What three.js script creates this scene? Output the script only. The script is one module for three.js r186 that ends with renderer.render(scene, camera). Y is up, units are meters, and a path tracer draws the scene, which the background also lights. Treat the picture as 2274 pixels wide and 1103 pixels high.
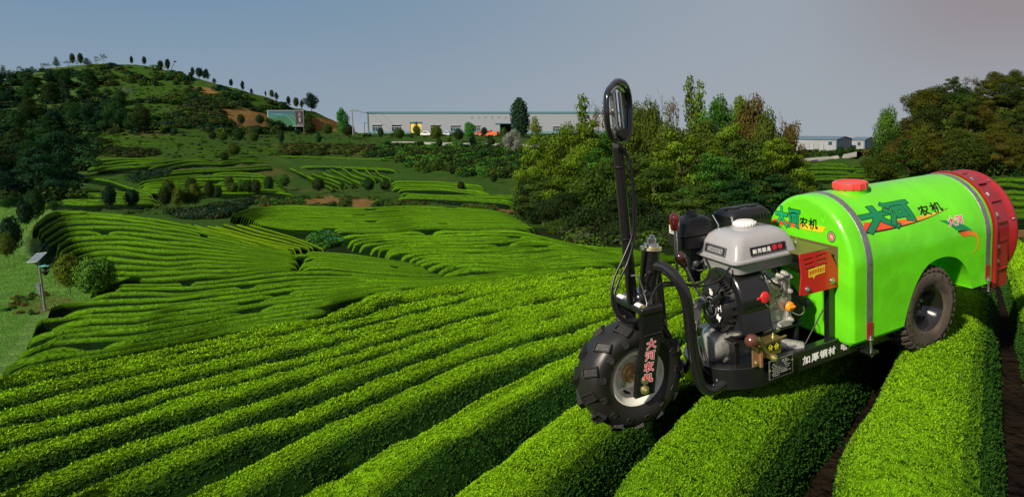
import * as THREE from 'three';
import { RoundedBoxGeometry } from 'three/addons/geometries/RoundedBoxGeometry.js';
import { mergeGeometries, mergeVertices, toCreasedNormals } from 'three/addons/utils/BufferGeometryUtils.js';
import { ImprovedNoise } from 'three/addons/math/ImprovedNoise.js';
import { Brush, Evaluator, SUBTRACTION } from 'three-bvh-csg';

// ------------------------------------------------------------------ camera, sky, sun, exposure
const scene = new THREE.Scene();
const W = 2274, H = 1103, F = 1500, CX = 1640, CY = 420;   // lens: focal length and optical centre in photo pixels
const camera = new THREE.PerspectiveCamera(2 * Math.atan(H / 2 / F) * 180 / Math.PI, W / H, 0.05, 9000);
camera.setViewOffset(W, H, W / 2 - CX, H / 2 - CY, W, H);
camera.position.set(0, 1.3, 0);
camera.rotation.x = -5.5 * Math.PI / 180;
camera.updateMatrixWorld(true);

const renderer = new THREE.WebGLRenderer({ antialias: true });
renderer.toneMapping = THREE.LinearToneMapping;
renderer.toneMappingExposure = 1.22;
renderer.shadowMap.enabled = true;

const rad = (d) => d * Math.PI / 180;
const SUN_AZ = 212, SUN_EL = 37;                           // azimuth clockwise from the view direction
const sunDir = new THREE.Vector3(Math.sin(rad(SUN_AZ)) * Math.cos(rad(SUN_EL)), Math.sin(rad(SUN_EL)), -Math.cos(rad(SUN_AZ)) * Math.cos(rad(SUN_EL)));
const sun = new THREE.DirectionalLight(0xfff0d8, 5);
sun.position.copy(sunDir).multiplyScalar(400);
sun.target.position.set(0, 0, -20);
sun.castShadow = true; sun.shadow.radius = 7; sun.shadow.mapSize.set(4096, 4096);
Object.assign(sun.shadow.camera, { left: -160, right: 160, top: 160, bottom: -160, near: 10, far: 900 });
scene.add(sun, sun.target);

{ // a hazy grey-blue sky, a little warmer to the right of the view
  const w = 512, h = 256, data = new Float32Array(w * h * 4);
  const nz = new ImprovedNoise();
  for (let j = 0; j < h; j++) for (let i = 0; i < w; i++) {
    const az = ((i + .5) / w) * 2 * Math.PI, el = ((j + .5) / h - .5) * Math.PI;   // equirect: row 0 = bottom
    const x = Math.cos(az - Math.PI) , z = Math.sin(az - Math.PI);
    const dx = x * Math.cos(el), dy = Math.sin(el), dz = z * Math.cos(el);
    const right = dx;                                     // -1 left .. +1 right
    const ss = THREE.MathUtils.smoothstep, up = ss(dy, -.02, .20), left = ss(-right, -.10, .72), warm = ss(right, .02, .36);
    const hor = [.352, .388, .432], hl = [.285, .355, .432], topL = [.150, .272, .408], topC = [.315, .365, .422], topR = [.292, .256, .278];
    const out = [0, 1, 2].map((c) => {
      const lo = hor[c] + (hl[c] - hor[c]) * left, hi = topC[c] + (topL[c] - topC[c]) * left + (topR[c] - topC[c]) * warm;
      return (lo + (hi - lo) * up) / 1.22;
    });
    const n = 1 + .02 * nz.noise(dx * 3, dy * 6, dz * 3);
    for (let c = 0; c < 3; c++) data[(j * w + i) * 4 + c] = dy < 0 ? hor[c] / 1.22 : out[c] * n;
    data[(j * w + i) * 4 + 3] = 1;
  }
  const tex = new THREE.DataTexture(data, w, h, THREE.RGBAFormat, THREE.FloatType);
  tex.mapping = THREE.EquirectangularReflectionMapping; tex.magFilter = tex.minFilter = THREE.LinearFilter; tex.wrapS = THREE.RepeatWrapping;
  tex.needsUpdate = true;
  scene.background = tex; scene.environment = tex;
}

// ------------------------------------------------------------------ helpers
let seed = 12345;
const rnd = () => { seed = (seed + 0x6d2b79f5) | 0; let t = Math.imul(seed ^ (seed >>> 15), 1 | seed); t = (t + Math.imul(t ^ (t >>> 7), 61 | t)) ^ t; return ((t ^ (t >>> 14)) >>> 0) / 4294967296; };
const reseed = (n) => { seed = n | 0; };
const rr = (a, b) => a + (b - a) * rnd();
const lerp = (a, b, t) => a + (b - a) * t, clamp = THREE.MathUtils.clamp, sstep = THREE.MathUtils.smoothstep;
const noiser = new ImprovedNoise();
const noise = (x, y, z = 0) => noiser.noise(x + 31.7, y + 11.3, z + 5.1);
const fbm = (x, y, z = 0) => noise(x, y, z) + .5 * noise(x * 2.03, y * 2.03, z * 2.03) + .25 * noise(x * 4.1, y * 4.1, z * 4.1);
const V = (x, y, z) => new THREE.Vector3(x, y, z);
const used = new Map();
function numbered(name) {
  const n = used.get(name) ?? 0; used.set(name, n + 1);
  return n ? name + '_' + String(n).padStart(3, '0') : name;
}
function tag(o, label, category, group, kind) {
  if (label) o.userData.label = label;
  if (category) o.userData.category = category;
  if (group) o.userData.group = group;
  if (kind) o.userData.kind = kind;
  return o;
}
function base(name, pos = V(0, 0, 0), turn = 0) {
  const g = new THREE.Group(); g.name = numbered(name); g.position.copy(pos); g.rotation.y = turn; scene.add(g); return g;
}
function shadowed(m) { m.castShadow = true; m.receiveShadow = true; return m; }
function clean(g) {
  let k = g.index ? g.toNonIndexed() : g.clone();
  for (const n of Object.keys(k.attributes)) if (!['position', 'normal', 'uv'].includes(n)) k.deleteAttribute(n);
  if (!k.attributes.normal) k.computeVertexNormals();
  if (!k.attributes.uv) k.setAttribute('uv', new THREE.BufferAttribute(new Float32Array(k.attributes.position.count * 2), 2));
  k.morphAttributes = {}; k.clearGroups();
  return k;
}
const join = (list) => { const l = [].concat(list); return l.length === 1 ? l[0] : mergeGeometries(l.map(clean)); };
function part(name, geoms, mat, parent, label) {
  const m = shadowed(new THREE.Mesh(join(geoms), mat)); m.name = name; parent.add(m);
  if (label) m.userData.label = label;
  return m;
}
function sub(name, parent) { const g = new THREE.Group(); g.name = name; parent.add(g); return g; }
const rbox = (w, h, d, x = 0, y = 0, z = 0, r = .004, seg = 2) => { const g = new RoundedBoxGeometry(w, h, d, seg, Math.min(r, w / 2.01, h / 2.01, d / 2.01)); g.translate(x, y, z); return g; };
function bar(a, b, r, r2 = r, seg = 16) {                   // a cylinder from a to b
  const d = b.clone().sub(a), g = new THREE.CylinderGeometry(r2, r, d.length(), seg, 1);
  g.applyQuaternion(new THREE.Quaternion().setFromUnitVectors(V(0, 1, 0), d.clone().normalize()));
  const c = a.clone().add(b).multiplyScalar(.5); g.translate(c.x, c.y, c.z); return g;
}
const tube = (pts, r, seg = 40, rs = 10, closed = false) => new THREE.TubeGeometry(new THREE.CatmullRomCurve3(pts, closed, 'centripetal'), seg, r, rs, closed);
function lathe(profile, seg, axis) {                       // profile [radius, along]; axis 'x' | 'y' | 'z'
  const g = new THREE.LatheGeometry(profile.map((p) => new THREE.Vector2(p[0], p[1])), seg);
  if (axis === 'z') g.rotateX(Math.PI / 2); else if (axis === 'x') g.rotateZ(-Math.PI / 2);
  return g;
}
function hexBolt(p, dir, r = .009, len = .012) {             // hexagon head with a washer
  const q = new THREE.Quaternion().setFromUnitVectors(V(0, 1, 0), dir.clone().normalize());
  const a = new THREE.CylinderGeometry(r * 1.45, r * 1.5, len * .3, 16), b = new THREE.CylinderGeometry(r, r, len, 6), c = new THREE.CylinderGeometry(r * .55, r * .55, len * 1.35, 10);
  a.translate(0, len * .15, 0); b.translate(0, len * .55, 0); c.translate(0, len * .8, 0);
  return [a, b, c].map((g) => { g.applyQuaternion(q); g.translate(p.x, p.y, p.z); return g; });
}
function extrude(shapePts, depth, bevel = 0, holes = [], curve = 12) {
  const s = shapePts.isShape ? shapePts : new THREE.Shape(shapePts.map((p) => new THREE.Vector2(p[0], p[1])));
  for (const h of holes) s.holes.push(h.isPath ? h : new THREE.Path(h.map((p) => new THREE.Vector2(p[0], p[1]))));
  return new THREE.ExtrudeGeometry(s, { depth, bevelEnabled: bevel > 0, bevelSize: bevel, bevelThickness: bevel, bevelSegments: 3, curveSegments: curve });
}
const mat = (r, g, b, rough = .8, metal = 0, extra = {}) => {
  const phys = ['clearcoat', 'transmission', 'sheen'].some((k) => k in extra);
  const m = new (phys ? THREE.MeshPhysicalMaterial : THREE.MeshStandardMaterial)({ roughness: rough, metalness: metal, ...extra });
  m.color.setRGB(r, g, b); return m;
};
// a tiling value-noise texture, returned as DataTexture (grey around mid with given contrast)
function noiseTexture(size, freq, lo, hi, oct = 4, srgb = false, stretch = 1) {
  const d = new Uint8Array(size * size * 4), lat = new Map();
  const h = (x, y, o) => { let n = Math.imul(x * 374761393 + y * 668265263 + o * 1274126177, 1103515245); n ^= n >>> 13; n = Math.imul(n, 1274126177); return ((n ^ (n >>> 16)) >>> 0) / 4294967296; };
  for (let y = 0; y < size; y++) for (let x = 0; x < size; x++) {
    let s = 0, a = 1, t = 0, f = freq;
    for (let o = 0; o < oct; o++) {
      const fx = x / size * f, fy = y / size * f * stretch, ix = Math.floor(fx), iy = Math.floor(fy), px = f, py = f * stretch;
      let ux = fx - ix, uy = fy - iy; ux = ux * ux * (3 - 2 * ux); uy = uy * uy * (3 - 2 * uy);
      const A = h(ix % px, iy % py, o), B = h((ix + 1) % px, iy % py, o), C = h(ix % px, (iy + 1) % py, o), D = h((ix + 1) % px, (iy + 1) % py, o);
      s += a * lerp(lerp(A, B, ux), lerp(C, D, ux), uy); t += a; a *= .6; f *= 2;
    }
    const v = clamp(lerp(lo, hi, clamp((s / t - .5) * 2 + .5, 0, 1)), 0, 1) * 255, i = (y * size + x) * 4;
    d[i] = d[i + 1] = d[i + 2] = v; d[i + 3] = 255;
  }
  const tx = new THREE.DataTexture(d, size, size); tx.wrapS = tx.wrapT = THREE.RepeatWrapping; tx.magFilter = THREE.LinearFilter; tx.minFilter = THREE.LinearMipmapLinearFilter; tx.generateMipmaps = true;
  if (srgb) tx.colorSpace = THREE.SRGBColorSpace;
  tx.needsUpdate = true; return tx;
}
function canvasTexture(w, h, draw) {
  const c = document.createElement('canvas'); c.width = w; c.height = h;
  const g = c.getContext('2d'); draw(g, w, h);
  const t = new THREE.CanvasTexture(c); t.colorSpace = THREE.SRGBColorSpace; t.anisotropy = 8; return t;
}
// hand-drawn strokes of the characters that stand on the machine, on a 100 x 100 square
const GLYPH = {
  da: [[[10, 38], [90, 38]], [[50, 8], [50, 38], [40, 62], [10, 92]], [[52, 45], [65, 70], [92, 92]]],
  he: [[[12, 12], [22, 22]], [[6, 38], [17, 46]], [[8, 90], [22, 62]], [[32, 16], [96, 16]], [[84, 16], [84, 88], [70, 84]], [[40, 66], [40, 36], [66, 36], [66, 66], [40, 66]]],
  nong: [[[12, 30], [12, 18], [88, 18], [84, 32]], [[46, 6], [40, 30], [8, 70]], [[34, 44], [34, 88], [50, 78]], [[42, 40], [60, 66], [92, 90]], [[78, 42], [62, 56]]],
  ji: [[[4, 30], [44, 30]], [[24, 6], [24, 94]], [[24, 34], [6, 66]], [[26, 40], [42, 58]], [[44, 92], [54, 60], [54, 14], [80, 14], [80, 82], [94, 82], [94, 70]]],
  nai: [[[6, 14], [50, 14]], [[28, 14], [22, 32]], [[8, 92], [8, 34], [48, 34], [48, 90]], [[22, 36], [22, 80]], [[35, 36], [35, 80]], [[56, 32], [96, 32]], [[82, 8], [82, 90], [70, 84]], [[62, 48], [70, 62]]],
  yong: [[[8, 92], [18, 60], [18, 12], [84, 12], [84, 90], [72, 86]], [[18, 36], [84, 36]], [[18, 60], [84, 60]], [[50, 12], [50, 92]]],
  jiu: [[[26, 6], [26, 18]], [[6, 20], [50, 20]], [[12, 32], [44, 32], [44, 50], [12, 50], [12, 32]], [[28, 50], [28, 90], [20, 86]], [[16, 62], [8, 80]], [[38, 62], [48, 78]], [[54, 34], [96, 34]], [[72, 8], [70, 40], [52, 92]], [[76, 36], [76, 84], [94, 84], [94, 72]], [[84, 12], [92, 24]]],
  shi: [[[26, 8], [76, 8], [76, 42], [26, 42], [26, 8]], [[26, 25], [76, 25]], [[8, 54], [92, 54]], [[50, 54], [50, 88]], [[50, 70], [82, 70]], [[28, 62], [22, 80], [8, 94]], [[22, 80], [50, 90], [94, 92]]],
  zong: [[[50, 2], [50, 14]], [[12, 28], [12, 16], [88, 16], [88, 28]], [[28, 34], [72, 34]], [[10, 52], [90, 52]], [[50, 52], [50, 92], [38, 86]], [[30, 62], [14, 84]], [[68, 62], [86, 82]]],
  shen: [[[18, 22], [82, 22], [82, 70], [18, 70], [18, 22]], [[18, 46], [82, 46]], [[50, 4], [50, 96]]],
  jia: [[[6, 28], [46, 28], [44, 84], [36, 90]], [[26, 8], [24, 50], [8, 92]], [[58, 88], [58, 24], [90, 24], [90, 88]], [[58, 80], [90, 80]]],
  hou: [[[14, 12], [92, 12]], [[18, 12], [16, 60], [6, 92]], [[34, 26], [80, 26], [80, 50], [34, 50], [34, 26]], [[34, 38], [80, 38]], [[36, 60], [78, 60], [58, 70], [58, 92], [48, 88]], [[24, 76], [94, 76]]],
  gang: [[[20, 6], [6, 32]], [[14, 22], [40, 22]], [[10, 40], [40, 40]], [[6, 58], [42, 58]], [[24, 40], [24, 88], [42, 76]], [[50, 92], [50, 12], [92, 12], [92, 90], [82, 86]], [[60, 28], [82, 70]], [[82, 28], [60, 72]]],
  cai: [[[4, 28], [46, 28]], [[26, 6], [26, 94]], [[26, 32], [6, 66]], [[28, 40], [44, 56]], [[50, 30], [96, 30]], [[78, 6], [78, 90], [66, 84]], [[76, 34], [52, 72]]],
  dian: [[[16, 20], [80, 20], [80, 66], [16, 66], [16, 20]], [[16, 43], [80, 43]], [[48, 4], [48, 88], [92, 88], [92, 74]]],
  yongs: [[[12, 12], [22, 22]], [[6, 38], [17, 46]], [[8, 90], [22, 62]], [[58, 4], [68, 14]], [[44, 26], [66, 26], [66, 90], [56, 84]], [[36, 44], [56, 44], [38, 76]], [[90, 30], [70, 50]], [[68, 44], [94, 84]]],
  fen: [[[40, 8], [10, 48]], [[60, 8], [92, 46]], [[26, 48], [74, 48], [72, 88], [60, 90]], [[48, 50], [24, 94]]],
  hez: [[[50, 4], [8, 46]], [[50, 4], [92, 46]], [[30, 44], [70, 44]], [[24, 58], [76, 58], [76, 92], [24, 92], [24, 58]]],
  jian: [[[4, 30], [44, 30]], [[24, 6], [24, 94]], [[24, 34], [6, 66]], [[66, 6], [46, 34]], [[68, 8], [96, 34]], [[56, 40], [82, 40]], [[56, 54], [60, 70]], [[72, 50], [74, 66]], [[90, 50], [80, 80]], [[48, 88], [96, 88]]],
  zhong: [[[70, 6], [26, 14]], [[8, 20], [92, 20]], [[24, 34], [76, 34], [76, 62], [24, 62], [24, 34]], [[24, 48], [76, 48]], [[50, 10], [50, 92]], [[16, 76], [84, 76]], [[6, 92], [94, 92]]],
  gong: [[[14, 18], [86, 18]], [[50, 18], [50, 86]], [[6, 86], [94, 86]]],
  sha: [[[12, 12], [22, 22]], [[6, 38], [17, 46]], [[8, 90], [22, 62]], [[62, 6], [62, 56]], [[44, 26], [36, 48]], [[80, 24], [92, 44]], [[90, 52], [66, 78], [36, 92]]],
  shiz: [[[50, 4], [50, 18]], [[8, 20], [92, 20]], [[20, 84], [20, 38], [80, 38], [80, 80], [70, 76]], [[50, 20], [50, 96]]],
  cha: [[[8, 16], [92, 16]], [[32, 6], [32, 28]], [[68, 6], [68, 28]], [[50, 24], [8, 56]], [[50, 24], [92, 56]], [[16, 62], [84, 62]], [[50, 48], [50, 94]], [[36, 70], [20, 88]], [[64, 70], [80, 88]]],
  ye: [[[36, 8], [36, 86]], [[64, 8], [64, 86]], [[12, 34], [24, 64]], [[88, 34], [76, 64]], [[4, 88], [96, 88]]],
  jin: [[[50, 4], [8, 44]], [[50, 4], [92, 44]], [[30, 40], [70, 40]], [[20, 60], [80, 60]], [[50, 40], [50, 90]], [[28, 70], [36, 84]], [[72, 70], [64, 84]], [[8, 92], [92, 92]]],
  ming: [[[8, 14], [92, 14]], [[32, 4], [32, 24]], [[68, 4], [68, 24]], [[46, 28], [16, 60]], [[40, 36], [76, 36], [24, 70]], [[36, 66], [80, 66], [80, 94], [36, 94], [36, 66]]],
};
function glyph(g, name, x, y, w, h, weight, color, outline, ow = 0, shear = 0) {
  g.save(); g.translate(x, y); g.transform(w / 100, 0, -shear * h / 100, h / 100, shear * h, 0);
  g.lineJoin = 'miter'; g.lineCap = 'square';
  const run = () => { for (const s of GLYPH[name]) { g.beginPath(); s.forEach((p, i) => (i ? g.lineTo(p[0], p[1]) : g.moveTo(p[0], p[1]))); g.stroke(); } };
  if (outline) { g.strokeStyle = outline; g.lineWidth = weight + ow; run(); }
  g.strokeStyle = color; g.lineWidth = weight; run(); g.restore();
}
const ORD = ['first', 'second', 'third', 'fourth', 'fifth', 'sixth', 'seventh', 'eighth', 'ninth', 'tenth', 'eleventh', 'twelfth', 'thirteenth', 'fourteenth', 'fifteenth', 'sixteenth', 'seventeenth', 'eighteenth', 'nineteenth', 'twentieth', 'twenty-first', 'twenty-second', 'twenty-third', 'twenty-fourth', 'twenty-fifth', 'twenty-sixth', 'twenty-seventh', 'twenty-eighth', 'twenty-ninth', 'thirtieth', 'thirty-first', 'thirty-second', 'thirty-third', 'thirty-fourth', 'thirty-fifth', 'thirty-sixth', 'thirty-seventh', 'thirty-eighth', 'thirty-ninth', 'fortieth', 'forty-first', 'forty-second', 'forty-third', 'forty-fourth', 'forty-fifth', 'forty-sixth', 'forty-seventh', 'forty-eighth', 'forty-ninth', 'fiftieth', 'fifty-first', 'fifty-second'];
const nth = (i) => ORD[i] ?? 'far';
// ------------------------------------------------------------------ the lie of the land
// The slope is described by how far away the ground lies along a set of sight lines (degrees of freedom of a hand survey):
// every entry is a real distance, the points between them are interpolated into one continuous 3D sheet.
const at = (u, v, z) => V((u - CX) / F * z, -(v - CY) / F * z, -z).applyMatrix4(camera.matrixWorld);
// pose of the sprayer (its own axes: x rearwards, y up, z towards the near side)
const POSE = (() => {
  const [y, p, r] = [rad(-37), rad(-8.7), rad(1.4)];
  const Y = new THREE.Matrix3().set(Math.cos(y), 0, Math.sin(y), 0, 1, 0, -Math.sin(y), 0, Math.cos(y));
  const P = new THREE.Matrix3().set(1, 0, 0, 0, Math.cos(p), -Math.sin(p), 0, Math.sin(p), Math.cos(p));
  const R = new THREE.Matrix3().set(Math.cos(r), -Math.sin(r), 0, Math.sin(r), Math.cos(r), 0, 0, 0, 1);
  const M = R.multiply(P).multiply(Y), e = M.elements, col = (i) => V(e[i * 3], e[i * 3 + 1], -e[i * 3 + 2]);
  const x = col(0), up = col(1), z = col(2).negate();
  const c = V((1399 - CX) / F * 2.46, -(826 - CY) / F * 2.46, -2.46), o = c.addScaledVector(up, -.2);
  return new THREE.Matrix4().makeBasis(x, up, z).setPosition(o).premultiply(camera.matrixWorld);
})();
const planeN = V(0, 1, 0).transformDirection(POSE), planeO = V(0, 0, 0).applyMatrix4(POSE);
function planeZ(u, v) {                                     // depth of the plane that carries the sprayer's wheels
  const d = at(u, v, 1).sub(camera.position);
  return planeO.clone().sub(camera.position).dot(planeN) / d.dot(planeN);
}
const PL = (u, vs) => vs.map((v) => [v, planeZ(u, v)]);
const NEAR = [4000, 2500, 1700, 1300];
const COLS = [
  [-1500, [...NEAR.map((v) => [v, lerp(5.2, 1.2, sstep(v, 1103, 4000))]), [1103, 6.5], [1000, 9], [900, 12], [800, 17], [700, 25], [600, 34], [500, 48], [450, 66], [400, 92], [300, 140], [200, 190], [150, 230]]],
  [-600, [[4000, 1.1], [2500, 1.7], [1700, 2.7], [1300, 4.1], [1103, 5.4], [1000, 7.6], [900, 10.4], [800, 15], [700, 24], [600, 33], [500, 47], [450, 66], [400, 92], [300, 140], [200, 190], [150, 230]]],
  [0, [[4000, .9], [2500, 1.4], [1700, 2.3], [1300, 3.4], [1103, 4.5], [1000, 6.1], [900, 8.5], [850, 10], [800, 12.6], [760, 16], [700, 22], [650, 28], [600, 33.5], [550, 40], [500, 50], [470, 60], [440, 76], [400, 96], [350, 122], [300, 150], [250, 176], [200, 202], [150, 228]]],
  [400, [[4000, .8], [2500, 1.2], [1700, 1.9], [1300, 2.7], [1103, 3.6], [1000, 4.8], [900, 6.7], [850, 8], [800, 10], [750, 14], [700, 19.5], [650, 25.5], [600, 31], [550, 38], [500, 48], [470, 58], [440, 76], [400, 97], [350, 126], [300, 160], [250, 190], [200, 214], [140, 244]]],
  [800, [[4000, .7], [2500, 1.05], [1700, 1.6], [1300, 2.2], [1103, 2.85], [1000, 3.6], [900, 4.7], [850, 5.6], [800, 7], [750, 9], [700, 12.8], [670, 16], [640, 20.5], [600, 27], [550, 37], [500, 50], [450, 69], [430, 88], [400, 106], [350, 140], [320, 178], [300, 218], [290, 240]]],
  [1200, [...PL(1200, NEAR), [1103, 2.12], [1000, 2.55], [950, 2.85], [900, 3.25], [850, 3.8], [800, 4.5], [750, 5.5], [700, 7.2], [650, 10.2], [620, 14], [600, 18.5], [570, 26], [550, 31], [500, 46], [470, 58], [450, 70], [430, 88], [400, 104], [350, 138], [320, 178], [300, 218], [290, 240]]],
  [1400, [...PL(1400, [...NEAR, 1103, 1050, 1000, 950, 900, 850]), [800, 3.2], [760, 3.6], [700, 4.8], [650, 7], [600, 13], [570, 22], [545, 32], [500, 46], [470, 58], [450, 70], [430, 88], [400, 104], [350, 138], [320, 178], [300, 218], [290, 240]]],
  [1600, [...PL(1600, [...NEAR, 1103, 1050, 1000, 950, 900, 850, 800, 760]), [700, 3.9], [650, 5.6], [600, 11], [575, 20], [550, 32], [500, 46], [450, 66], [400, 100], [350, 140], [325, 190], [300, 240]]],
  [1850, [...PL(1850, [...NEAR, 1103, 1050, 1000, 950, 900, 850, 800, 760, 720]), [650, 4.9], [600, 8.5], [560, 18], [530, 30], [500, 42], [450, 62], [410, 86], [400, 98], [380, 122], [355, 168], [335, 205], [320, 250]]],
  [2050, [...PL(2050, [...NEAR, 1103, 1050, 1000, 950, 900, 850, 800, 760, 700]), [650, 4.6], [600, 7.2], [560, 12], [530, 22], [500, 32], [450, 48], [410, 66], [395, 74], [370, 82], [320, 92], [260, 104], [200, 118]]],
  [2274, [...PL(2274, [...NEAR, 1103, 1050, 1000, 950, 900, 850, 800, 760, 700]), [650, 4.5], [600, 6.2], [560, 8.8], [535, 12], [512, 20], [490, 28], [450, 42], [410, 60], [392, 70], [360, 80], [300, 92], [240, 104], [180, 118]]],
  [3000, [...PL(3000, [...NEAR, 1103, 1000, 900, 800]), [700, 3.8], [650, 4.6], [600, 6.2], [560, 8.8], [512, 18], [450, 40], [410, 58], [392, 68], [300, 92], [200, 112], [120, 130]]],
  [4200, [...PL(4200, [...NEAR, 1103, 1000, 900, 800]), [700, 3.8], [650, 4.8], [600, 6.6], [512, 18], [450, 40], [392, 68], [300, 92], [200, 112], [120, 130]]],
];
function pchip(tab, x, extend) {                             // monotone cubic through [x, y], x descending
  const n = tab.length;
  if (x >= tab[0][0]) return tab[0][1];
  if (x <= tab[n - 1][0]) return tab[n - 1][1];
  let i = 0; while (x < tab[i + 1][0]) i++;
  const sl = (k) => (tab[k + 1][1] - tab[k][1]) / (tab[k + 1][0] - tab[k][0]);
  const m = (k) => { if (k <= 0) return sl(0); if (k >= n - 1) return sl(n - 2); const a = sl(k - 1), b = sl(k); return a * b <= 0 ? 0 : 2 * a * b / (a + b); };
  const h = tab[i + 1][0] - tab[i][0], t = (x - tab[i][0]) / h, t2 = t * t, t3 = t2 * t;
  return (2 * t3 - 3 * t2 + 1) * tab[i][1] + (t3 - 2 * t2 + t) * h * m(i) + (-2 * t3 + 3 * t2) * tab[i + 1][1] + (t3 - t2) * h * m(i + 1);
}
const GU0 = -1500, GDU = 50, GNU = 115, GV0 = 80, GDV = 5, GNV = 400;   // v 80 .. 2075
const GRID = (() => {
  const cols = COLS.map(([u, t]) => [u, t.map(([v, z]) => [v, Math.log(z)])]);
  const g = new Float32Array(GNU * GNV);
  for (let j = 0; j < GNV; j++) {
    const v = GV0 + j * GDV, row = cols.map(([u, t]) => [u, pchip(t, v)]).reverse();
    for (let i = 0; i < GNU; i++) g[j * GNU + i] = pchip(row, GU0 + i * GDU);
  }
  return g;
})();
function lookup(u, v) {
  const x = clamp((u - GU0) / GDU, 0, GNU - 1.001), y = clamp((v - GV0) / GDV, 0, GNV - 1.001), i = Math.floor(x), j = Math.floor(y), a = x - i, b = y - j;
  return Math.exp(lerp(lerp(GRID[j * GNU + i], GRID[j * GNU + i + 1], a), lerp(GRID[(j + 1) * GNU + i], GRID[(j + 1) * GNU + i + 1], a), b));
}
const depth = (u, v) => lookup(u, v);
const G = (u, v) => at(u, v, depth(u, v));                  // a point on the canopy level of the slope
const poly = (tab, x) => { if (x <= tab[0][0]) return tab[0][1]; for (let i = 1; i < tab.length; i++) if (x <= tab[i][0]) return lerp(tab[i - 1][1], tab[i][1], (x - tab[i - 1][0]) / (tab[i][0] - tab[i - 1][0])); return tab[tab.length - 1][1]; };
const SKYLINE = [[-1500, 190], [-600, 185], [0, 182], [60, 165], [110, 151], [200, 142], [300, 143], [340, 150], [400, 164], [440, 174], [460, 181], [540, 201], [600, 218], [650, 240], [700, 249], [745, 270], [790, 295], [1250, 295], [1650, 312], [1800, 331], [1930, 330], [1960, 318], [2050, 270], [2150, 225], [2274, 190], [3000, 130], [4200, 160]];
const skyV = (u) => poly(SKYLINE, u);
// lawn on the left edge, where no tea stands
function lawn(u, v) {
  const edge = poly([[440, 160], [470, 105], [500, 62], [540, 35], [560, 38], [600, 95], [640, 190], [665, 235], [690, 80], [720, 52], [760, 34], [800, 4], [830, -40], [1100, -400]], v);
  return 1 - sstep(u, edge - 14, edge + 14);
}
const teaHeight = (z) => lerp(.26, .55, sstep(z, 2.5, 26));
function sink(u, v, z = depth(u, v)) {                       // how far the soil lies below the canopy level
  return teaHeight(z) * (1 - sstep(z, 105, 150));
}
const soilUnder = (u, v) => { const z = depth(u, v), p = at(u, v, z); p.y -= sink(u, v, z); return p; };
// the soil point that is seen in direction u, v
function soil(u, v) { let w = v; for (let k = 0; k < 8; k++) { const z = depth(u, w); w = v - sink(u, w, z) * F / z; } return soilUnder(u, Math.max(w, skyV(u))); }
// the ground point at a given distance along column u
function groundAt(u, z) {
  let a = skyV(u), b = 1500;
  if (depth(u, a) <= z) return soilUnder(u, a);
  for (let k = 0; k < 40; k++) { const m = (a + b) / 2; if (depth(u, m) > z) a = m; else b = m; }
  return soilUnder(u, (a + b) / 2);
}
const inPoly = (pts, x, y) => { let r = false; for (let i = 0, j = pts.length - 1; i < pts.length; j = i++) { const [xi, yi] = pts[i], [xj, yj] = pts[j]; if ((yi > y) !== (yj > y) && x < (xj - xi) * (y - yi) / (yj - yi) + xi) r = !r; } return r; };
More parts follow.
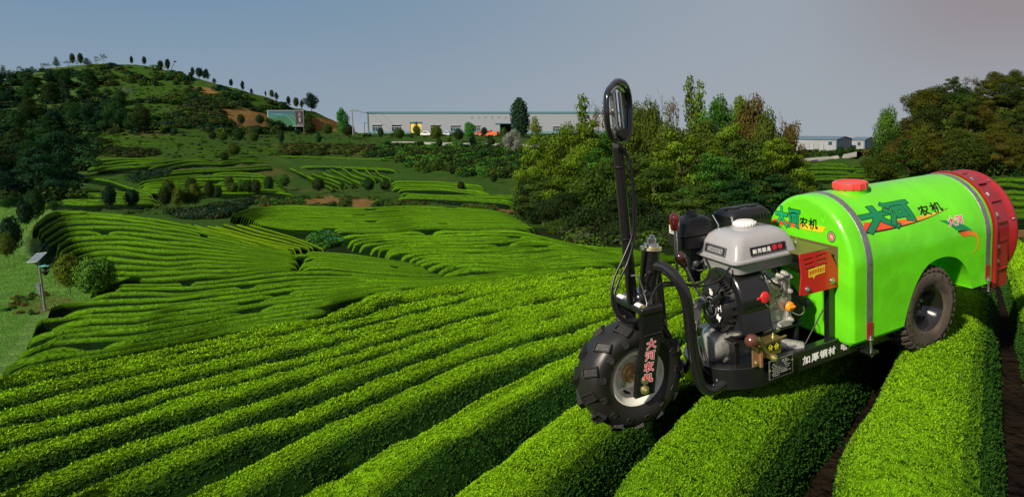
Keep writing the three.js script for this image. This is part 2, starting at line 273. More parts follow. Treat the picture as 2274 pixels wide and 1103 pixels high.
// patches of bare earth and of concrete, as they lie on the hillside
const EARTH = [
  [[490, 242], [540, 240], [590, 256], [592, 282], [540, 285], [500, 272]],
  [[672, 262], [735, 262], [760, 276], [748, 292], [700, 288], [672, 284]],
  [[768, 446], [800, 440], [836, 446], [826, 464], [780, 462]],
  [[1095, 458], [1120, 450], [1142, 460], [1138, 474], [1108, 470]],
  [[670, 444], [740, 438], [760, 452], [680, 456]],
  [[2246, 494], [2290, 486], [2290, 530], [2250, 528]],
  [[60, 672], [110, 655], [165, 664], [160, 682], [90, 694], [40, 690]],
  [[430, 190], [470, 196], [490, 212], [455, 214]],
];
{
  const ROWS = 300, us = []; for (let u = -1500; u <= 4200; u += (u < -60 || u >= 2340) ? 60 : 9) us.push(u);
  us.unshift(-9000, -5000, -2800); us.push(5200, 7000, 11000);
  const pos = [], col = [], uv = [], idx = [], C = new THREE.Color();
  const nR = ROWS + 6;
  for (const u of us) {
    const vs = skyV(u);
    for (let r = 0; r < ROWS; r++) {
      const t = r / (ROWS - 1), v = t < .9 ? lerp(vs, 1160, Math.pow(t / .9, 1.25)) : lerp(1160, 2070, (t - .9) / .1);
      const z = depth(u, v), p = at(u, v, z), s = sink(u, v, z), sv = v + s * F / z, L = lawn(u - (sv > 650 ? 70 : 12), sv);
      p.y -= s;
      const n1 = fbm(p.x * .35, p.z * .35), n2 = fbm(p.x * 1.7, p.z * 1.7, 3), n3 = noise(p.x * .06, p.z * .06, 9);
      p.y += (z > 60 ? .25 * n1 : .015 * n2);
      let c;
      if (L > .5 && v > 430) c = [.12 + .04 * n2, .24 + .05 * n2, .05];
      else if (u < 1150 && z > 3.4 || z > 22 || u > 2460) c = L > .02 ? [.06 + .02 * n2, .125 + .03 * n2, .03] : z < 50 ? [.014 + .006 * n2, .030 + .010 * n1, .006] : [.036 + .012 * n2, .085 + .022 * n1, .012]; else if (z < 105) c = [.013 + .006 * n2, .0095 + .004 * n2, .007];  // soil among the rows darkened so its colour carries the gap shade
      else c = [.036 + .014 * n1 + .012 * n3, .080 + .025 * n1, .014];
      const dry = sstep(n3 + .4 * n1, .25, .6);
      if (z > 60) c = [lerp(c[0], .11, dry * .55), lerp(c[1], .085, dry * .55), lerp(c[2], .035, dry * .55)];
      if (EARTH.some((P) => inPoly(P, u + 6 * n1, sv + 3 * n1))) c = sv > 600 ? [.12 + .03 * n2, .085 + .02 * n2, .035] : [.20 + .05 * n2, .12 + .03 * n2, .042];
      pos.push(p.x, p.y, p.z); col.push(Math.max(c[0], .004), Math.max(c[1], .004), Math.max(c[2], .003)); uv.push(p.x * .5, p.z * .5);
    }
    // behind the camera: the slope goes on underfoot
    const e = at(u, 2070, depth(u, 2070)); e.y -= .3;
    const far = skyV(u), zf = depth(u, far), f = at(u, far, zf); f.y -= sink(u, far, zf);
    const dir = V(f.x, 0, f.z).sub(V(0, 0, 0)).normalize();
    for (const k of [60, 260, 2600]) { const q = f.clone().addScaledVector(dir, k); q.y -= k * .065; pos.push(q.x, q.y, q.z); col.push(.03, .055, .016); uv.push(q.x * .5, q.z * .5); }
    for (const k of [1.5, 6, 60]) { pos.push(e.x * (1 + k * .6), e.y - .05 - k * .02, e.z + k); col.push(.05, .035, .02); uv.push(e.x, e.z + k); }
  }
  const order = [...[2, 1, 0].map((k) => ROWS + k), ...Array.from({ length: ROWS }, (_, i) => i), ROWS + 3, ROWS + 4, ROWS + 5];
  for (let i = 0; i + 1 < us.length; i++) for (let k = 0; k + 1 < nR; k++) {
    const a = i * nR + order[k], b = i * nR + order[k + 1], c = (i + 1) * nR + order[k], d = (i + 1) * nR + order[k + 1];
    idx.push(a, b, c, c, b, d);
  }
  const g = new THREE.BufferGeometry();
  g.setAttribute('position', new THREE.Float32BufferAttribute(pos, 3)); g.setAttribute('color', new THREE.Float32BufferAttribute(col, 3)); g.setAttribute('uv', new THREE.Float32BufferAttribute(uv, 2));
  g.setIndex(idx); g.computeVertexNormals();
  const tx = noiseTexture(512, 16, .55, 1, 5), bm = noiseTexture(512, 32, 0, 1, 4);
  const m = new THREE.MeshPhysicalMaterial({ vertexColors: true, roughness: 1, specularIntensity: .08, map: tx, bumpMap: bm, bumpScale: .03 });
  const o = shadowed(new THREE.Mesh(g, m)); o.name = 'ground'; scene.add(o); tag(o, null, null, null, 'structure');
}
// a strip that lies on the ground (the concrete lanes)
function strip(name, pts, width, m, lift, kind) {
  const P = pts.map(([u, v]) => G(u, v)), pos = [], idx = [], uv = [];
  const curve = new THREE.CatmullRomCurve3(P), n = 80;
  for (let i = 0; i <= n; i++) {
    const p = curve.getPoint(i / n), t = curve.getTangent(i / n), s = V(-t.z, 0, t.x).normalize();
    for (const k of [-1, 1]) { const q = p.clone().addScaledVector(s, k * width / 2); pos.push(q.x, q.y + lift, q.z); uv.push(k, i); }
    for (const k of [-1, 1]) { const q = p.clone().addScaledVector(s, k * width / 2); pos.push(q.x, q.y - .8, q.z); uv.push(k, i); }
    if (i) { const b = (i - 1) * 4; idx.push(b, b + 1, b + 4, b + 1, b + 5, b + 4, b + 1, b + 3, b + 5, b + 3, b + 7, b + 5, b + 2, b, b + 6, b, b + 4, b + 6); }
  }
  const g = new THREE.BufferGeometry(); g.setAttribute('position', new THREE.Float32BufferAttribute(pos, 3)); g.setAttribute('uv', new THREE.Float32BufferAttribute(uv, 2)); g.setIndex(idx); g.computeVertexNormals();
  const o = shadowed(new THREE.Mesh(g, m)); o.name = numbered(name); scene.add(o); tag(o, null, null, null, kind);
  return o;
}
const concrete = mat(.33, .32, .29, .9, 0, { map: noiseTexture(256, 8, .75, 1, 4) });
strip('lane', [[885, 317], [950, 319], [1040, 321], [1120, 323], [1200, 326], [1260, 328]], 5, concrete, .35, 'structure');
strip('lane', [[1770, 361], [1800, 356], [1850, 351], [1890, 346], [1925, 340]], 4.5, concrete, .35, 'structure');
// ------------------------------------------------------------------ the tea rows
const teaBody = new THREE.MeshPhysicalMaterial({ vertexColors: true, roughness: 1, specularIntensity: .08, bumpMap: noiseTexture(512, 64, 0, 1, 4), bumpScale: .02, map: noiseTexture(512, 48, .35, 1, 4) });
const leafMat = new THREE.MeshPhysicalMaterial({ vertexColors: true, roughness: .8, specularIntensity: .22, side: THREE.DoubleSide });
// one tea shoot: a few pointed, slightly folded leaves, 1 unit long
function shootGeometry(n, s) {
  reseed(s);
  const pos = [], col = [], idx = [];
  for (let k = 0; k < n; k++) {
    const a = k / n * Math.PI * 2 + rr(-.6, .6), tilt = rr(.2, 1.0), L = rr(.7, 1.1), w = L * rr(.17, .23);
    const dir = V(Math.cos(a) * Math.sin(tilt), Math.cos(tilt), Math.sin(a) * Math.sin(tilt)), side = V(-Math.sin(a), 0, Math.cos(a)), up = dir.clone().cross(side).multiplyScalar(-1);
    const b = pos.length / 3, o = V(rr(-.15, .15), rr(-.25, .05), rr(-.15, .15));
    const P = [o, o.clone().addScaledVector(dir, L * .45).addScaledVector(side, w).addScaledVector(up, .06), o.clone().addScaledVector(dir, L).addScaledVector(up, -.12), o.clone().addScaledVector(dir, L * .45).addScaledVector(side, -w).addScaledVector(up, .06)];
    const t = rr(.78, 1.2), tone = [t * rr(.9, 1.12), t, t * rr(.75, 1.2)];
    P.forEach((p) => { pos.push(p.x, p.y, p.z); col.push(...tone); });
    idx.push(b, b + 1, b + 2, b, b + 2, b + 3);
  }
  const g = new THREE.BufferGeometry(); g.setAttribute('position', new THREE.Float32BufferAttribute(pos, 3)); g.setAttribute('color', new THREE.Float32BufferAttribute(col, 3)); g.setIndex(idx); g.computeVertexNormals(); return g;
}
const SHOOTS = [shootGeometry(4, 11), shootGeometry(5, 23), shootGeometry(4, 37)];


// A row is lofted between two neighbouring lines A and B of canopy points (A on the far side, B on the near side).
const SECTION = [[0, -1.02], [.02, -.6], [.045, -.26], [.09, -.07], [.15, .0], [.22, .03], [.30, .025], [.38, -.01], [.46, -.07], [.54, -.16], [.61, -.29], [.67, -.47], [.715, -.74], [.735, -1.04]];
const SECTION_FAR = [[0, -1.02], [.015, -.5], [.04, -.16], [.08, -.02], [.12, .025], [.17, .02], [.23, -.03], [.30, -.10], [.37, -.19], [.44, -.31], [.50, -.45], [.56, -.63], [.605, -.84], [.63, -1.04]];   // leaner rows down the slope
const SECTION_MID = [[0, -1.02], [.015, -.5], [.04, -.16], [.08, -.01], [.12, .03], [.17, .01], [.23, -.07], [.29, -.17], [.35, -.30], [.41, -.46], [.46, -.64], [.50, -.84], [.53, -1.04]];
function sample(pts, n) {                                     // n points along a smooth line through sight-line pairs
  const c = new THREE.CatmullRomCurve3(pts.map(([u, v]) => V(u, v, 0)), false, 'centripetal');
  return c.getSpacedPoints(n - 1).map((p) => [p.x, p.y]);
}
function teaRow(A, B, opt = {}) {                             // A, B: arrays of world points of equal length
  const { name = 'tea_hedge', label, group = 'rows of clipped tea bushes', leaves = 0, tone = 1, seedN = 1, lowFrac = 1, closeEnds = true, widen = 1 } = opt;
  reseed(seedN * 7919 + 13);
  const SEC = opt.section ?? SECTION, n = A.length, m = SEC.length, pos = [], col = [], uv = [], idx = [], C = A.map((a, i) => a.clone().lerp(B[i], .42));
  const len = [0]; for (let i = 1; i < n; i++) len.push(len[i - 1] + C[i].distanceTo(C[i - 1]));
  const total = len[n - 1], off = rr(0, 100), hs = [];
  const shape = (i, s, k) => {
    const a = A[i], b = B[i], w = a.distanceTo(b), lean = opt.lean ? sstep(camera.position.distanceTo(a), 2.6, 6.5) : 0;
    if (lean) s = lerp(s, SECTION_FAR[k][0], lean);
    const H = teaHeight(-(a.z)) * lowFrac;
    let e = 1;                                                // rounded row ends
    if (closeEnds) { const d = Math.min(len[i], total - len[i]); e = Math.sqrt(clamp(d / (w * .5), .0, 1)); e = .12 + .88 * Math.sin(e * Math.PI / 2); }
    const ss = .41 + (s - .41) * (e * .5 + .5) * widen;
    const p = a.clone().lerp(b, ss);
    const h = lean ? lerp(SEC[k][1], SECTION_FAR[k][1], lean) : SEC[k][1], f = len[i] / Math.max(w, .05);
    const swell = .10 * noise(f * .7 + off, s * 1.5) + .055 * noise(f * 2.6 + off, s * 4, 7) + .03 * noise(f * 8 + off, s * 12, 3);
    p.y += (h <= 0 && s > .02 ? h * H : h * w) - (1 - e) * H * .9 + swell * w * (SEC === SECTION ? .5 : .13) * (1 + h * .5);
    p.x += swell * w * .35 * (s - .4); p.z += swell * w * .3 * (s - .4);
    return { p, h, w, H };
  };
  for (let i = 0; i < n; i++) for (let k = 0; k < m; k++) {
    const { p, h, w } = shape(i, SEC[k][0], k), top = sstep(h, SEC === SECTION ? (opt.lean ? -.26 : -.34) : (opt.ramp ?? -.22), .02);  // dark below the crest: older leaves plus shade painted into the colour
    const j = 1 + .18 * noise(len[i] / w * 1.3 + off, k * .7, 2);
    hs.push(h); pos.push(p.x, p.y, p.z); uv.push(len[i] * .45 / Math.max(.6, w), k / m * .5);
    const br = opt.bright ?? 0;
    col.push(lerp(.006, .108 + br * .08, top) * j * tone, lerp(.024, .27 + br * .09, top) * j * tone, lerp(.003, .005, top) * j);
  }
  for (let i = 0; i + 1 < n; i++) for (let k = 0; k + 1 < m; k++) { const a = i * m + k; idx.push(a, a + 1, a + m, a + 1, a + m + 1, a + m); }
  for (const e of [0, n - 1]) { const c = pos.length / 3, q = C[e].clone(); q.y -= teaHeight(-q.z) * .95; pos.push(q.x, q.y, q.z); uv.push(0, 0); col.push(.02, .05, .008); for (let k = 0; k + 1 < m; k++) e ? idx.push(c, e * m + k, e * m + k + 1) : idx.push(c, k + 1, k); }
  const g = new THREE.BufferGeometry(); g.setAttribute('position', new THREE.Float32BufferAttribute(pos, 3)); g.setAttribute('color', new THREE.Float32BufferAttribute(col, 3)); g.setAttribute('uv', new THREE.Float32BufferAttribute(uv, 2)); g.setIndex(idx); g.computeVertexNormals();
  const t = base(name, V(0, 0, 0)); tag(t, label, 'tea hedge', group);
  const o = C[n >> 1]; t.position.set(o.x, o.y - teaHeight(-o.z), o.z); g.translate(-t.position.x, -t.position.y, -t.position.z);
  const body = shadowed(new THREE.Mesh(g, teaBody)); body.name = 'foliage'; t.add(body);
  if (leaves > 0) {                                           // young shoots on the clipped table, older side leaves; side shade painted in too
    const M = SHOOTS.map(() => []), K = SHOOTS.map(() => []), q = new THREE.Quaternion(), mx = new THREE.Matrix4(), up = V(0, 1, 0);
    const P = (i, k) => V(pos[(i * m + k) * 3], pos[(i * m + k) * 3 + 1], pos[(i * m + k) * 3 + 2]);
    for (let i = 0; i + 1 < n; i++) for (let k = 0; k + 1 < m; k++) {
      const a = P(i, k), b = P(i, k + 1), c = P(i + 1, k), d = P(i + 1, k + 1), nrm = b.clone().sub(a).cross(c.clone().sub(a)), area = nrm.length();
      if (area < 1e-7) continue;
      nrm.normalize(); if (nrm.y < -.5) continue;
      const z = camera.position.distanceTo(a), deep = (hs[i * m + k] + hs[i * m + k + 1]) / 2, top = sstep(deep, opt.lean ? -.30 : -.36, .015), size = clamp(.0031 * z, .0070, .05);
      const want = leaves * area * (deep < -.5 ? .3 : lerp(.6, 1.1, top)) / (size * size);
      let cnt = Math.floor(want) + (rnd() < want % 1 ? 1 : 0);
      const patch = 1 + .30 * noise(a.x * 1.3, a.z * 1.3, 4) + .22 * noise(a.x * 4.5, a.z * 4.5, 8);
      while (cnt-- > 0) {
        const x = rnd(), y = rnd(), p = a.clone().lerp(b, x).lerp(c.clone().lerp(d, x), y);
        const v = rnd() * SHOOTS.length | 0, dir = nrm.clone().lerp(up, lerp(.35, .6, top)).add(V(rr(-.45, .45), rr(-.2, .2), rr(-.45, .45))).normalize();
        q.setFromUnitVectors(up, dir); q.multiply(new THREE.Quaternion().setFromAxisAngle(up, rr(0, 6.28)));
        const s = size * rr(.75, 1.35) * lerp(1.35, 1, top); p.addScaledVector(nrm, rr(-.35, .12) * size).sub(t.position);
        mx.compose(p, q, V(s, s, s)); M[v].push(...mx.elements);
        const young = clamp(top * patch * rr(.55, 1.25), 0, 1.15), br = opt.bright ?? 0;  // leaf age and painted near-side shade share this fade
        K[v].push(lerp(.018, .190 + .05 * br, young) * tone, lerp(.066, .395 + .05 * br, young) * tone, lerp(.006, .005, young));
      }
    }
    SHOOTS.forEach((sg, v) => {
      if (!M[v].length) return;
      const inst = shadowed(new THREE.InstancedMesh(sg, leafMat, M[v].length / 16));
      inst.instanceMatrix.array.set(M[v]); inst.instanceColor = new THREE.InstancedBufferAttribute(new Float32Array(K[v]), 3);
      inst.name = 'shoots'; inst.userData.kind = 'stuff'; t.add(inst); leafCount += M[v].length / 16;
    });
  }
  return t;
}
let leafCount = 0;

// --- the big rows of the foreground, from the crest down to the camera
const NEARLINES = [
  [[-420, 905], [-150, 872], [0, 846], [126, 814], [252, 793], [378, 770], [500, 747], [600, 731], [719, 708], [760, 692], [820, 671], [900, 657], [1000, 641], [1100, 627], [1250, 610], [1400, 597], [1500, 589], [1650, 576]],
  [[-420, 945], [-150, 908], [0, 879], [126, 850], [252, 820], [378, 795], [500, 766], [635, 743], [736, 720], [900, 677], [1018, 652], [1144, 634], [1291, 619], [1450, 605], [1650, 584]],
  [[-420, 995], [-150, 955], [0, 923], [168, 879], [294, 846], [500, 797], [694, 751], [803, 730], [900, 702], [1060, 667], [1228, 636], [1350, 621], [1500, 608], [1650, 592]],
  [[-420, 1045], [-150, 1000], [0, 963], [126, 930], [252, 900], [378, 860], [500, 827], [694, 779], [900, 728], [976, 705], [1144, 665], [1312, 638], [1450, 620], [1650, 600]],
  [[-420, 1115], [-150, 1060], [0, 1016], [126, 980], [252, 938], [378, 898], [500, 864], [736, 795], [900, 751], [1018, 716], [1198, 673], [1350, 647], [1500, 627], [1680, 606]],
  [[-420, 1210], [-150, 1138], [0, 1087], [126, 1039], [252, 990], [378, 951], [500, 913], [778, 820], [900, 782], [976, 755], [1102, 721], [1228, 688], [1350, 662], [1500, 640], [1700, 613]],
  [[-420, 1310], [-150, 1220], [0, 1160], [151, 1103], [252, 1055], [378, 1007], [500, 961], [694, 900], [820, 850], [900, 823], [997, 789], [1144, 738], [1270, 702], [1350, 684], [1500, 653], [1720, 619]],
  [[-300, 1400], [0, 1270], [200, 1180], [378, 1103], [500, 1045], [635, 976], [744, 925], [900, 867], [1018, 820], [1186, 761], [1350, 712], [1450, 683], [1600, 650], [1750, 624]],
  [[-100, 1540], [200, 1345], [450, 1200], [635, 1103], [719, 1053], [820, 997], [900, 961], [976, 921], [1144, 838], [1287, 778], [1400, 738], [1500, 705], [1650, 662], [1800, 632]],
  [[350, 1640], [600, 1420], [800, 1255], [985, 1103], [1092, 1020], [1175, 959], [1230, 918], [1276, 891], [1400, 815], [1520, 752], [1650, 700], [1800, 655], [1900, 632]],
  [[950, 1640], [1100, 1420], [1220, 1255], [1340, 1103], [1385, 1039], [1430, 995], [1485, 942], [1525, 908], [1580, 864], [1660, 805], [1760, 740], [1900, 672], [2000, 635]],
  [[1600, 1640], [1700, 1400], [1770, 1215], [1822, 1088], [1853, 1010], [1885, 936], [1934, 876], [1970, 815], [2000, 760], [2045, 700], [2085, 650], [2120, 612]],
  [[2700, 1640], [2560, 1400], [2460, 1215], [2400, 1103], [2360, 1000], [2330, 900], [2300, 790], [2275, 700], [2248, 620], [2228, 570], [2205, 530]],
  [[3500, 1500], [3250, 1300], [3060, 1150], [2900, 1000], [2760, 850], [2620, 720], [2500, 640], [2400, 580], [2330, 540], [2290, 515]],
];
for (let k = 0; k < 3; k++) { const l = NEARLINES[NEARLINES.length - 1]; NEARLINES.push(l.map(([u, v]) => [u + 90 + .62 * Math.max(0, v - 500), v])); }
{
  const dense = NEARLINES.map((l) => sample(l, 700).map(([u, v]) => G(u, v)));
  const names = ['beginning in a point at mid-field', 'wide', 'long', 'long', 'long', 'long', 'long', 'long', 'running up to the left of the front wheel', 'whose edge is under the front wheel', 'under the engine of the sprayer', 'under the rear wheel, ending in dark leaves at the bottom', 'right of the rear wheel at the picture edge', 'next to the right-hand edge row, just outside', 'second beyond the right-hand edge row', 'third beyond the right-hand edge row'];
  for (let r = 0; r + 1 < NEARLINES.length; r++) {
    const N = 190, full = sample(NEARLINES[r], N * 3), keep = [];
    for (const [u, v] of full) { if (r === 11 && v > 1125) continue; keep.push([u, v]); }
    // spend the sections where the row is close
    let pts = keep.map(([u, v]) => G(u, v));
    const acc = [0]; for (let i = 1; i < pts.length; i++) acc.push(acc[i - 1] + pts[i].distanceTo(pts[i - 1]) / Math.max(1.2, camera.position.distanceTo(pts[i])));
    const A = [], Bq = []; let j = 0;
    for (let i = 0; i < N; i++) { const want = acc[acc.length - 1] * i / (N - 1); while (j + 1 < acc.length - 1 && acc[j + 1] < want) j++; A.push(pts[j].clone().lerp(pts[j + 1], clamp((want - acc[j]) / Math.max(1e-6, acc[j + 1] - acc[j]), 0, 1))); }
    const D = dense[r + 1]; let from = 0;
    for (const a of A) { let bi = from, bd = 1e9; for (let k = from; k < D.length; k++) { const d = D[k].distanceToSquared(a); if (d < bd) { bd = d; bi = k; } } from = Math.max(0, bi); Bq.push(D[bi].clone()); }
    for (let pass = 0; pass < 3; pass++) for (let i = 1; i + 1 < N; i++) Bq[i].lerp(Bq[i - 1].clone().add(Bq[i + 1]).multiplyScalar(.5), .5);
    const L = r === 0 ? 'topmost long tea hedge of the foreground, along the crest'
      : r < 8 ? nth(r - 1) + ' long bright green foreground tea hedge, counted downhill from the crest'
        : 'bright green clipped tea hedge ' + names[r];
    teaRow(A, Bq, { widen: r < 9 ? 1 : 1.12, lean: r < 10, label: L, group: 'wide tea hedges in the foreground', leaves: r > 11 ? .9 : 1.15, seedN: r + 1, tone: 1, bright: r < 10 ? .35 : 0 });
  }
}
// --- narrower rows of the slopes behind: evenly set between two guide lines
function family(id, top, bottom, n, opt = {}) {
  const S = opt.steps ?? 90, a = sample(top, S), b = sample(bottom, S), lines = [];
  reseed(id.length * 101 + n * 17 + Math.round(top[0][0]));
  const wob = rr(0, 50);
  for (let k = 0; k <= n; k++) lines.push(a.map((p, i) => {
    const t = k / n, q = opt.even ?? 1, f = Math.pow(t, q), gap = Math.hypot(b[i][0] - p[0], b[i][1] - p[1]) / n;
    const w = (k > 0 && k < n) ? (noise(i * .06 + wob, k * 1.7, 1) * .30 + noise(i * .05 + wob, k * .12, 8) * .5) * gap : 0;
    const g = opt.left ? Math.max(0, 1 - i / S / .32) ** 2 : 0, e0 = g ? [poly(opt.left.map((q) => [q[0], q[1]]), t) - lerp(a[0][0], b[0][0], f), poly(opt.left.map((q) => [q[0], q[2]]), t) - lerp(a[0][1], b[0][1], f)] : [0, 0];
    return [lerp(p[0], b[i][0], f) + e0[0] * g, lerp(p[1], b[i][1], f) + w + e0[1] * g];
  }));
  for (let k = 0; k < n; k++) {
    let i0 = Math.floor(rr(0, opt.jag ?? 3)), i1 = S - 1 - Math.floor(rr(0, opt.jag ?? 3));
    if (opt.ends) [i0, i1] = opt.ends(k, n, S, i0, i1);
    const cuts = [[i0, i1]];
    if (rnd() < (opt.breaks ?? .25) && i1 - i0 > 40) { const c = Math.floor(rr(i0 + 15, i1 - 15)); cuts[0] = [i0, c]; cuts.push([c + 1, i1]); }
    cuts.forEach(([s, e], ci) => {
      if (e - s < 3) return;
      const A = [], B = []; for (let i = s; i <= e; i++) { A.push(G(...lines[k][i])); B.push(G(...lines[k + 1][i])); }
      const z = -A[A.length >> 1].z;
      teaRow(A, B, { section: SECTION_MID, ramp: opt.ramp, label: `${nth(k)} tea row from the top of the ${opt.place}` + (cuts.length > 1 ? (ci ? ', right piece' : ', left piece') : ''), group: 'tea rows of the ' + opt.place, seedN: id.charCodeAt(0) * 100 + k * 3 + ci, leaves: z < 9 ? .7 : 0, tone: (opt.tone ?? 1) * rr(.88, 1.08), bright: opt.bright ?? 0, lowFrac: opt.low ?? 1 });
    });
  }
}
family('q', [[205, 306], [330, 302], [480, 309]], [[195, 331], [330, 331], [480, 333]], 4, { place: 'grassy shelf under the left hill', steps: 50, tone: .42 });
family('r', [[430, 331], [600, 333], [760, 331]], [[430, 346], [600, 347], [690, 346]], 3, { place: 'shelf below the billboard', steps: 50, tone: .42, breaks: .5 });
family('s', [[300, 362], [430, 353], [580, 351]], [[365, 375], [450, 368], [600, 363]], 3, { place: 'terrace above the round trees', steps: 50, tone: .5, breaks: .4 });
family('t', [[450, 185], [540, 207], [600, 223], [655, 245]], [[470, 201], [540, 219], [600, 233], [640, 247]], 3, { place: 'shoulder of the left hill', steps: 50, tone: .38 });
family('u', [[645, 246], [700, 254], [745, 268]], [[650, 254], [700, 261], [738, 274]], 2, { place: 'ridge above the billboard', steps: 40, tone: .45 });
family('v', [[210, 205], [330, 196], [420, 196]], [[250, 232], [330, 222], [400, 216]], 4, { place: 'clearing high on the left hill', steps: 40, tone: .36, breaks: .5 });
const GAPLINE = [[205, 638], [262, 629], [369, 626], [492, 617], [616, 602], [700, 598], [754, 600], [846, 609], [954, 614], [1010, 612]];
const CREST = NEARLINES[0].slice(2);
family('a', [[250, 642], [262, 633], [369, 630], [492, 621], [616, 606], [700, 602], [754, 604], [860, 612]], [[-60, 858], [0, 843], [126, 812], [252, 791], [378, 768], [500, 745], [600, 729], [700, 710], [780, 684], [880, 658]], 13, { place: 'slope below the dark path', left: [[0, 250, 642], [.14, 205, 664], [.24, 92, 694], [.45, 60, 724], [.7, 24, 768], [1, -60, 858]], tone: .84, ramp: -.17, even: 1.06, breaks: .5, jag: 6, ends: (k, n, S, a, b) => [a, k > 9 ? b - 14 : b] });
family('b', [[760, 604], [846, 611], [954, 616], [1010, 614], [1150, 602], [1300, 594]], [[790, 680], [880, 657], [1000, 639], [1100, 625], [1250, 608], [1330, 602]], 7, { place: 'strip just behind the crest', tone: .9, breaks: .3 });
family('c', [[60, 512], [117, 474], [246, 476], [385, 493], [500, 522], [625, 555], [668, 557]], [[200, 640], [262, 629], [369, 626], [492, 617], [616, 602], [660, 599]], 13, { place: 'slope above the dark path', tone: .78, ramp: -.27, even: 1.12, breaks: .35, ends: (k, n, S, a, b) => [k < 3 ? a : k < 9 ? a : a, k > n - 2 ? b : b] });
family('x', [[640, 557], [740, 561], [850, 574], [960, 592]], [[650, 600], [700, 598], [754, 600], [846, 609], [954, 613]], 7, { place: 'slope right of the bright fan', tone: .8, steps: 60, jag: 8, breaks: .2 });
family('d', [[392, 490], [440, 508], [500, 527], [570, 543], [640, 558]], [[560, 497], [620, 512], [680, 530], [730, 552]], 7, { place: 'bright fan of diagonal rows', bright: .9, steps: 40, breaks: 0 });
family('e', [[500, 482], [552, 464], [640, 456], [720, 459], [800, 461], [914, 457], [1000, 460], [1100, 468], [1150, 484]], [[575, 498], [640, 509], [737, 512], [857, 514], [943, 506], [1057, 507], [1190, 505]], 14, { place: 'upper bowl field', tone: .85, breaks: .3 });
family('f', [[735, 522], [857, 519], [943, 513], [1057, 513], [1150, 514], [1215, 528], [1300, 545], [1400, 551]], [[985, 611], [1080, 603], [1180, 600], [1300, 592], [1450, 582], [1560, 572]], 15, { place: 'lower bowl field', breaks: .35, tone: .95 });
family('g', [[300, 404], [420, 389], [520, 383], [600, 387]], [[298, 428], [400, 433], [560, 432], [655, 434]], 8, { place: 'field behind the round trees', steps: 50, tone: .75, breaks: .2 });
family('h', [[150, 424], [230, 423], [345, 434]], [[100, 459], [240, 459], [350, 452]], 5, { place: 'dark field left of the round trees', steps: 40, tone: .6 });
family('i', [[150, 356], [250, 352], [372, 351]], [[215, 383], [290, 378], [372, 366]], 4, { place: 'left upper terrace', steps: 40, tone: .6, breaks: .1 });
family('j', [[632, 371], [690, 396], [736, 420]], [[850, 378], [868, 388], [880, 398]], 9, { place: 'fan below the long terrace hedge', steps: 30, tone: .8, breaks: 0 });
family('k', [[862, 402], [980, 404], [1085, 414]], [[872, 424], [1000, 427], [1092, 440]], 5, { place: 'terrace left of the middle wood', steps: 40, tone: .85, breaks: .4 });
family('l', [[880, 428], [1000, 433], [1160, 434]], [[882, 436], [1000, 441], [1150, 456]], 3, { place: 'terrace edge beside the middle wood', steps: 40, tone: .75, breaks: .4 });
family('m', [[1780, 366], [1850, 364], [1960, 373], [2060, 384]], [[1800, 402], [1900, 404], [1990, 402], [2090, 399]], 6, { place: 'far field below the blue-roofed sheds', steps: 50, tone: .6, breaks: .5 });
family('n', [[2190, 393], [2274, 399], [2420, 402]], [[2215, 486], [2274, 490], [2420, 495]], 7, { place: 'field right of the red fan housing', steps: 40, tone: .62, breaks: .2 });
family('w', [[1840, 428], [2000, 416], [2185, 408]], [[1880, 600], [2050, 566], [2215, 505]], 9, { place: 'field behind the sprayer tank', steps: 50, tone: .7, breaks: .2 });
family('o', [[372, 378], [520, 372], [600, 366]], [[372, 386], [520, 381], [610, 376]], 2, { place: 'thin terrace on the left hillside', steps: 40, tone: .6 });
// single long hedges of the terraces
[[[[665, 367], [760, 370], [880, 376]], [[665, 377], [760, 380], [878, 386]], 'long dark tea hedge along the terrace above the fan of rows'],
 [[[596, 345], [740, 350], [906, 356]], [[596, 350], [740, 355], [906, 361]], 'long thin tea hedge along the uppermost terrace'],
 [[[184, 393], [230, 398], [290, 416], [340, 432]], [[180, 402], [230, 408], [285, 428], [330, 442]], 'tea hedge running slantwise down to the round trees'],
 [[[92, 449], [150, 448], [225, 450]], [[92, 458], [150, 458], [225, 460]], 'dark tea hedge at the foot of the left wood'],
 [[[880, 437], [1000, 442], [1140, 450]], [[880, 443], [1000, 448], [1135, 458]], 'dark tea hedge along the top of the earth bank'],
 [[[740, 511], [857, 513], [943, 505], [1057, 506], [1180, 504]], [[740, 517], [857, 519], [943, 511], [1057, 512], [1180, 511]], 'dark tea hedge between the upper and the lower bowl field'],
 [[[900, 607], [950, 609], [985, 611]], [[900, 616], [950, 617], [985, 616]], 'dark stub of tea hedge where the dark path ends'],
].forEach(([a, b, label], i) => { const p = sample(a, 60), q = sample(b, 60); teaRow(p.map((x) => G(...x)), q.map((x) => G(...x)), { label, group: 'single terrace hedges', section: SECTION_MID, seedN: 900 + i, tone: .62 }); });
console.log('tea shoots', leafCount);
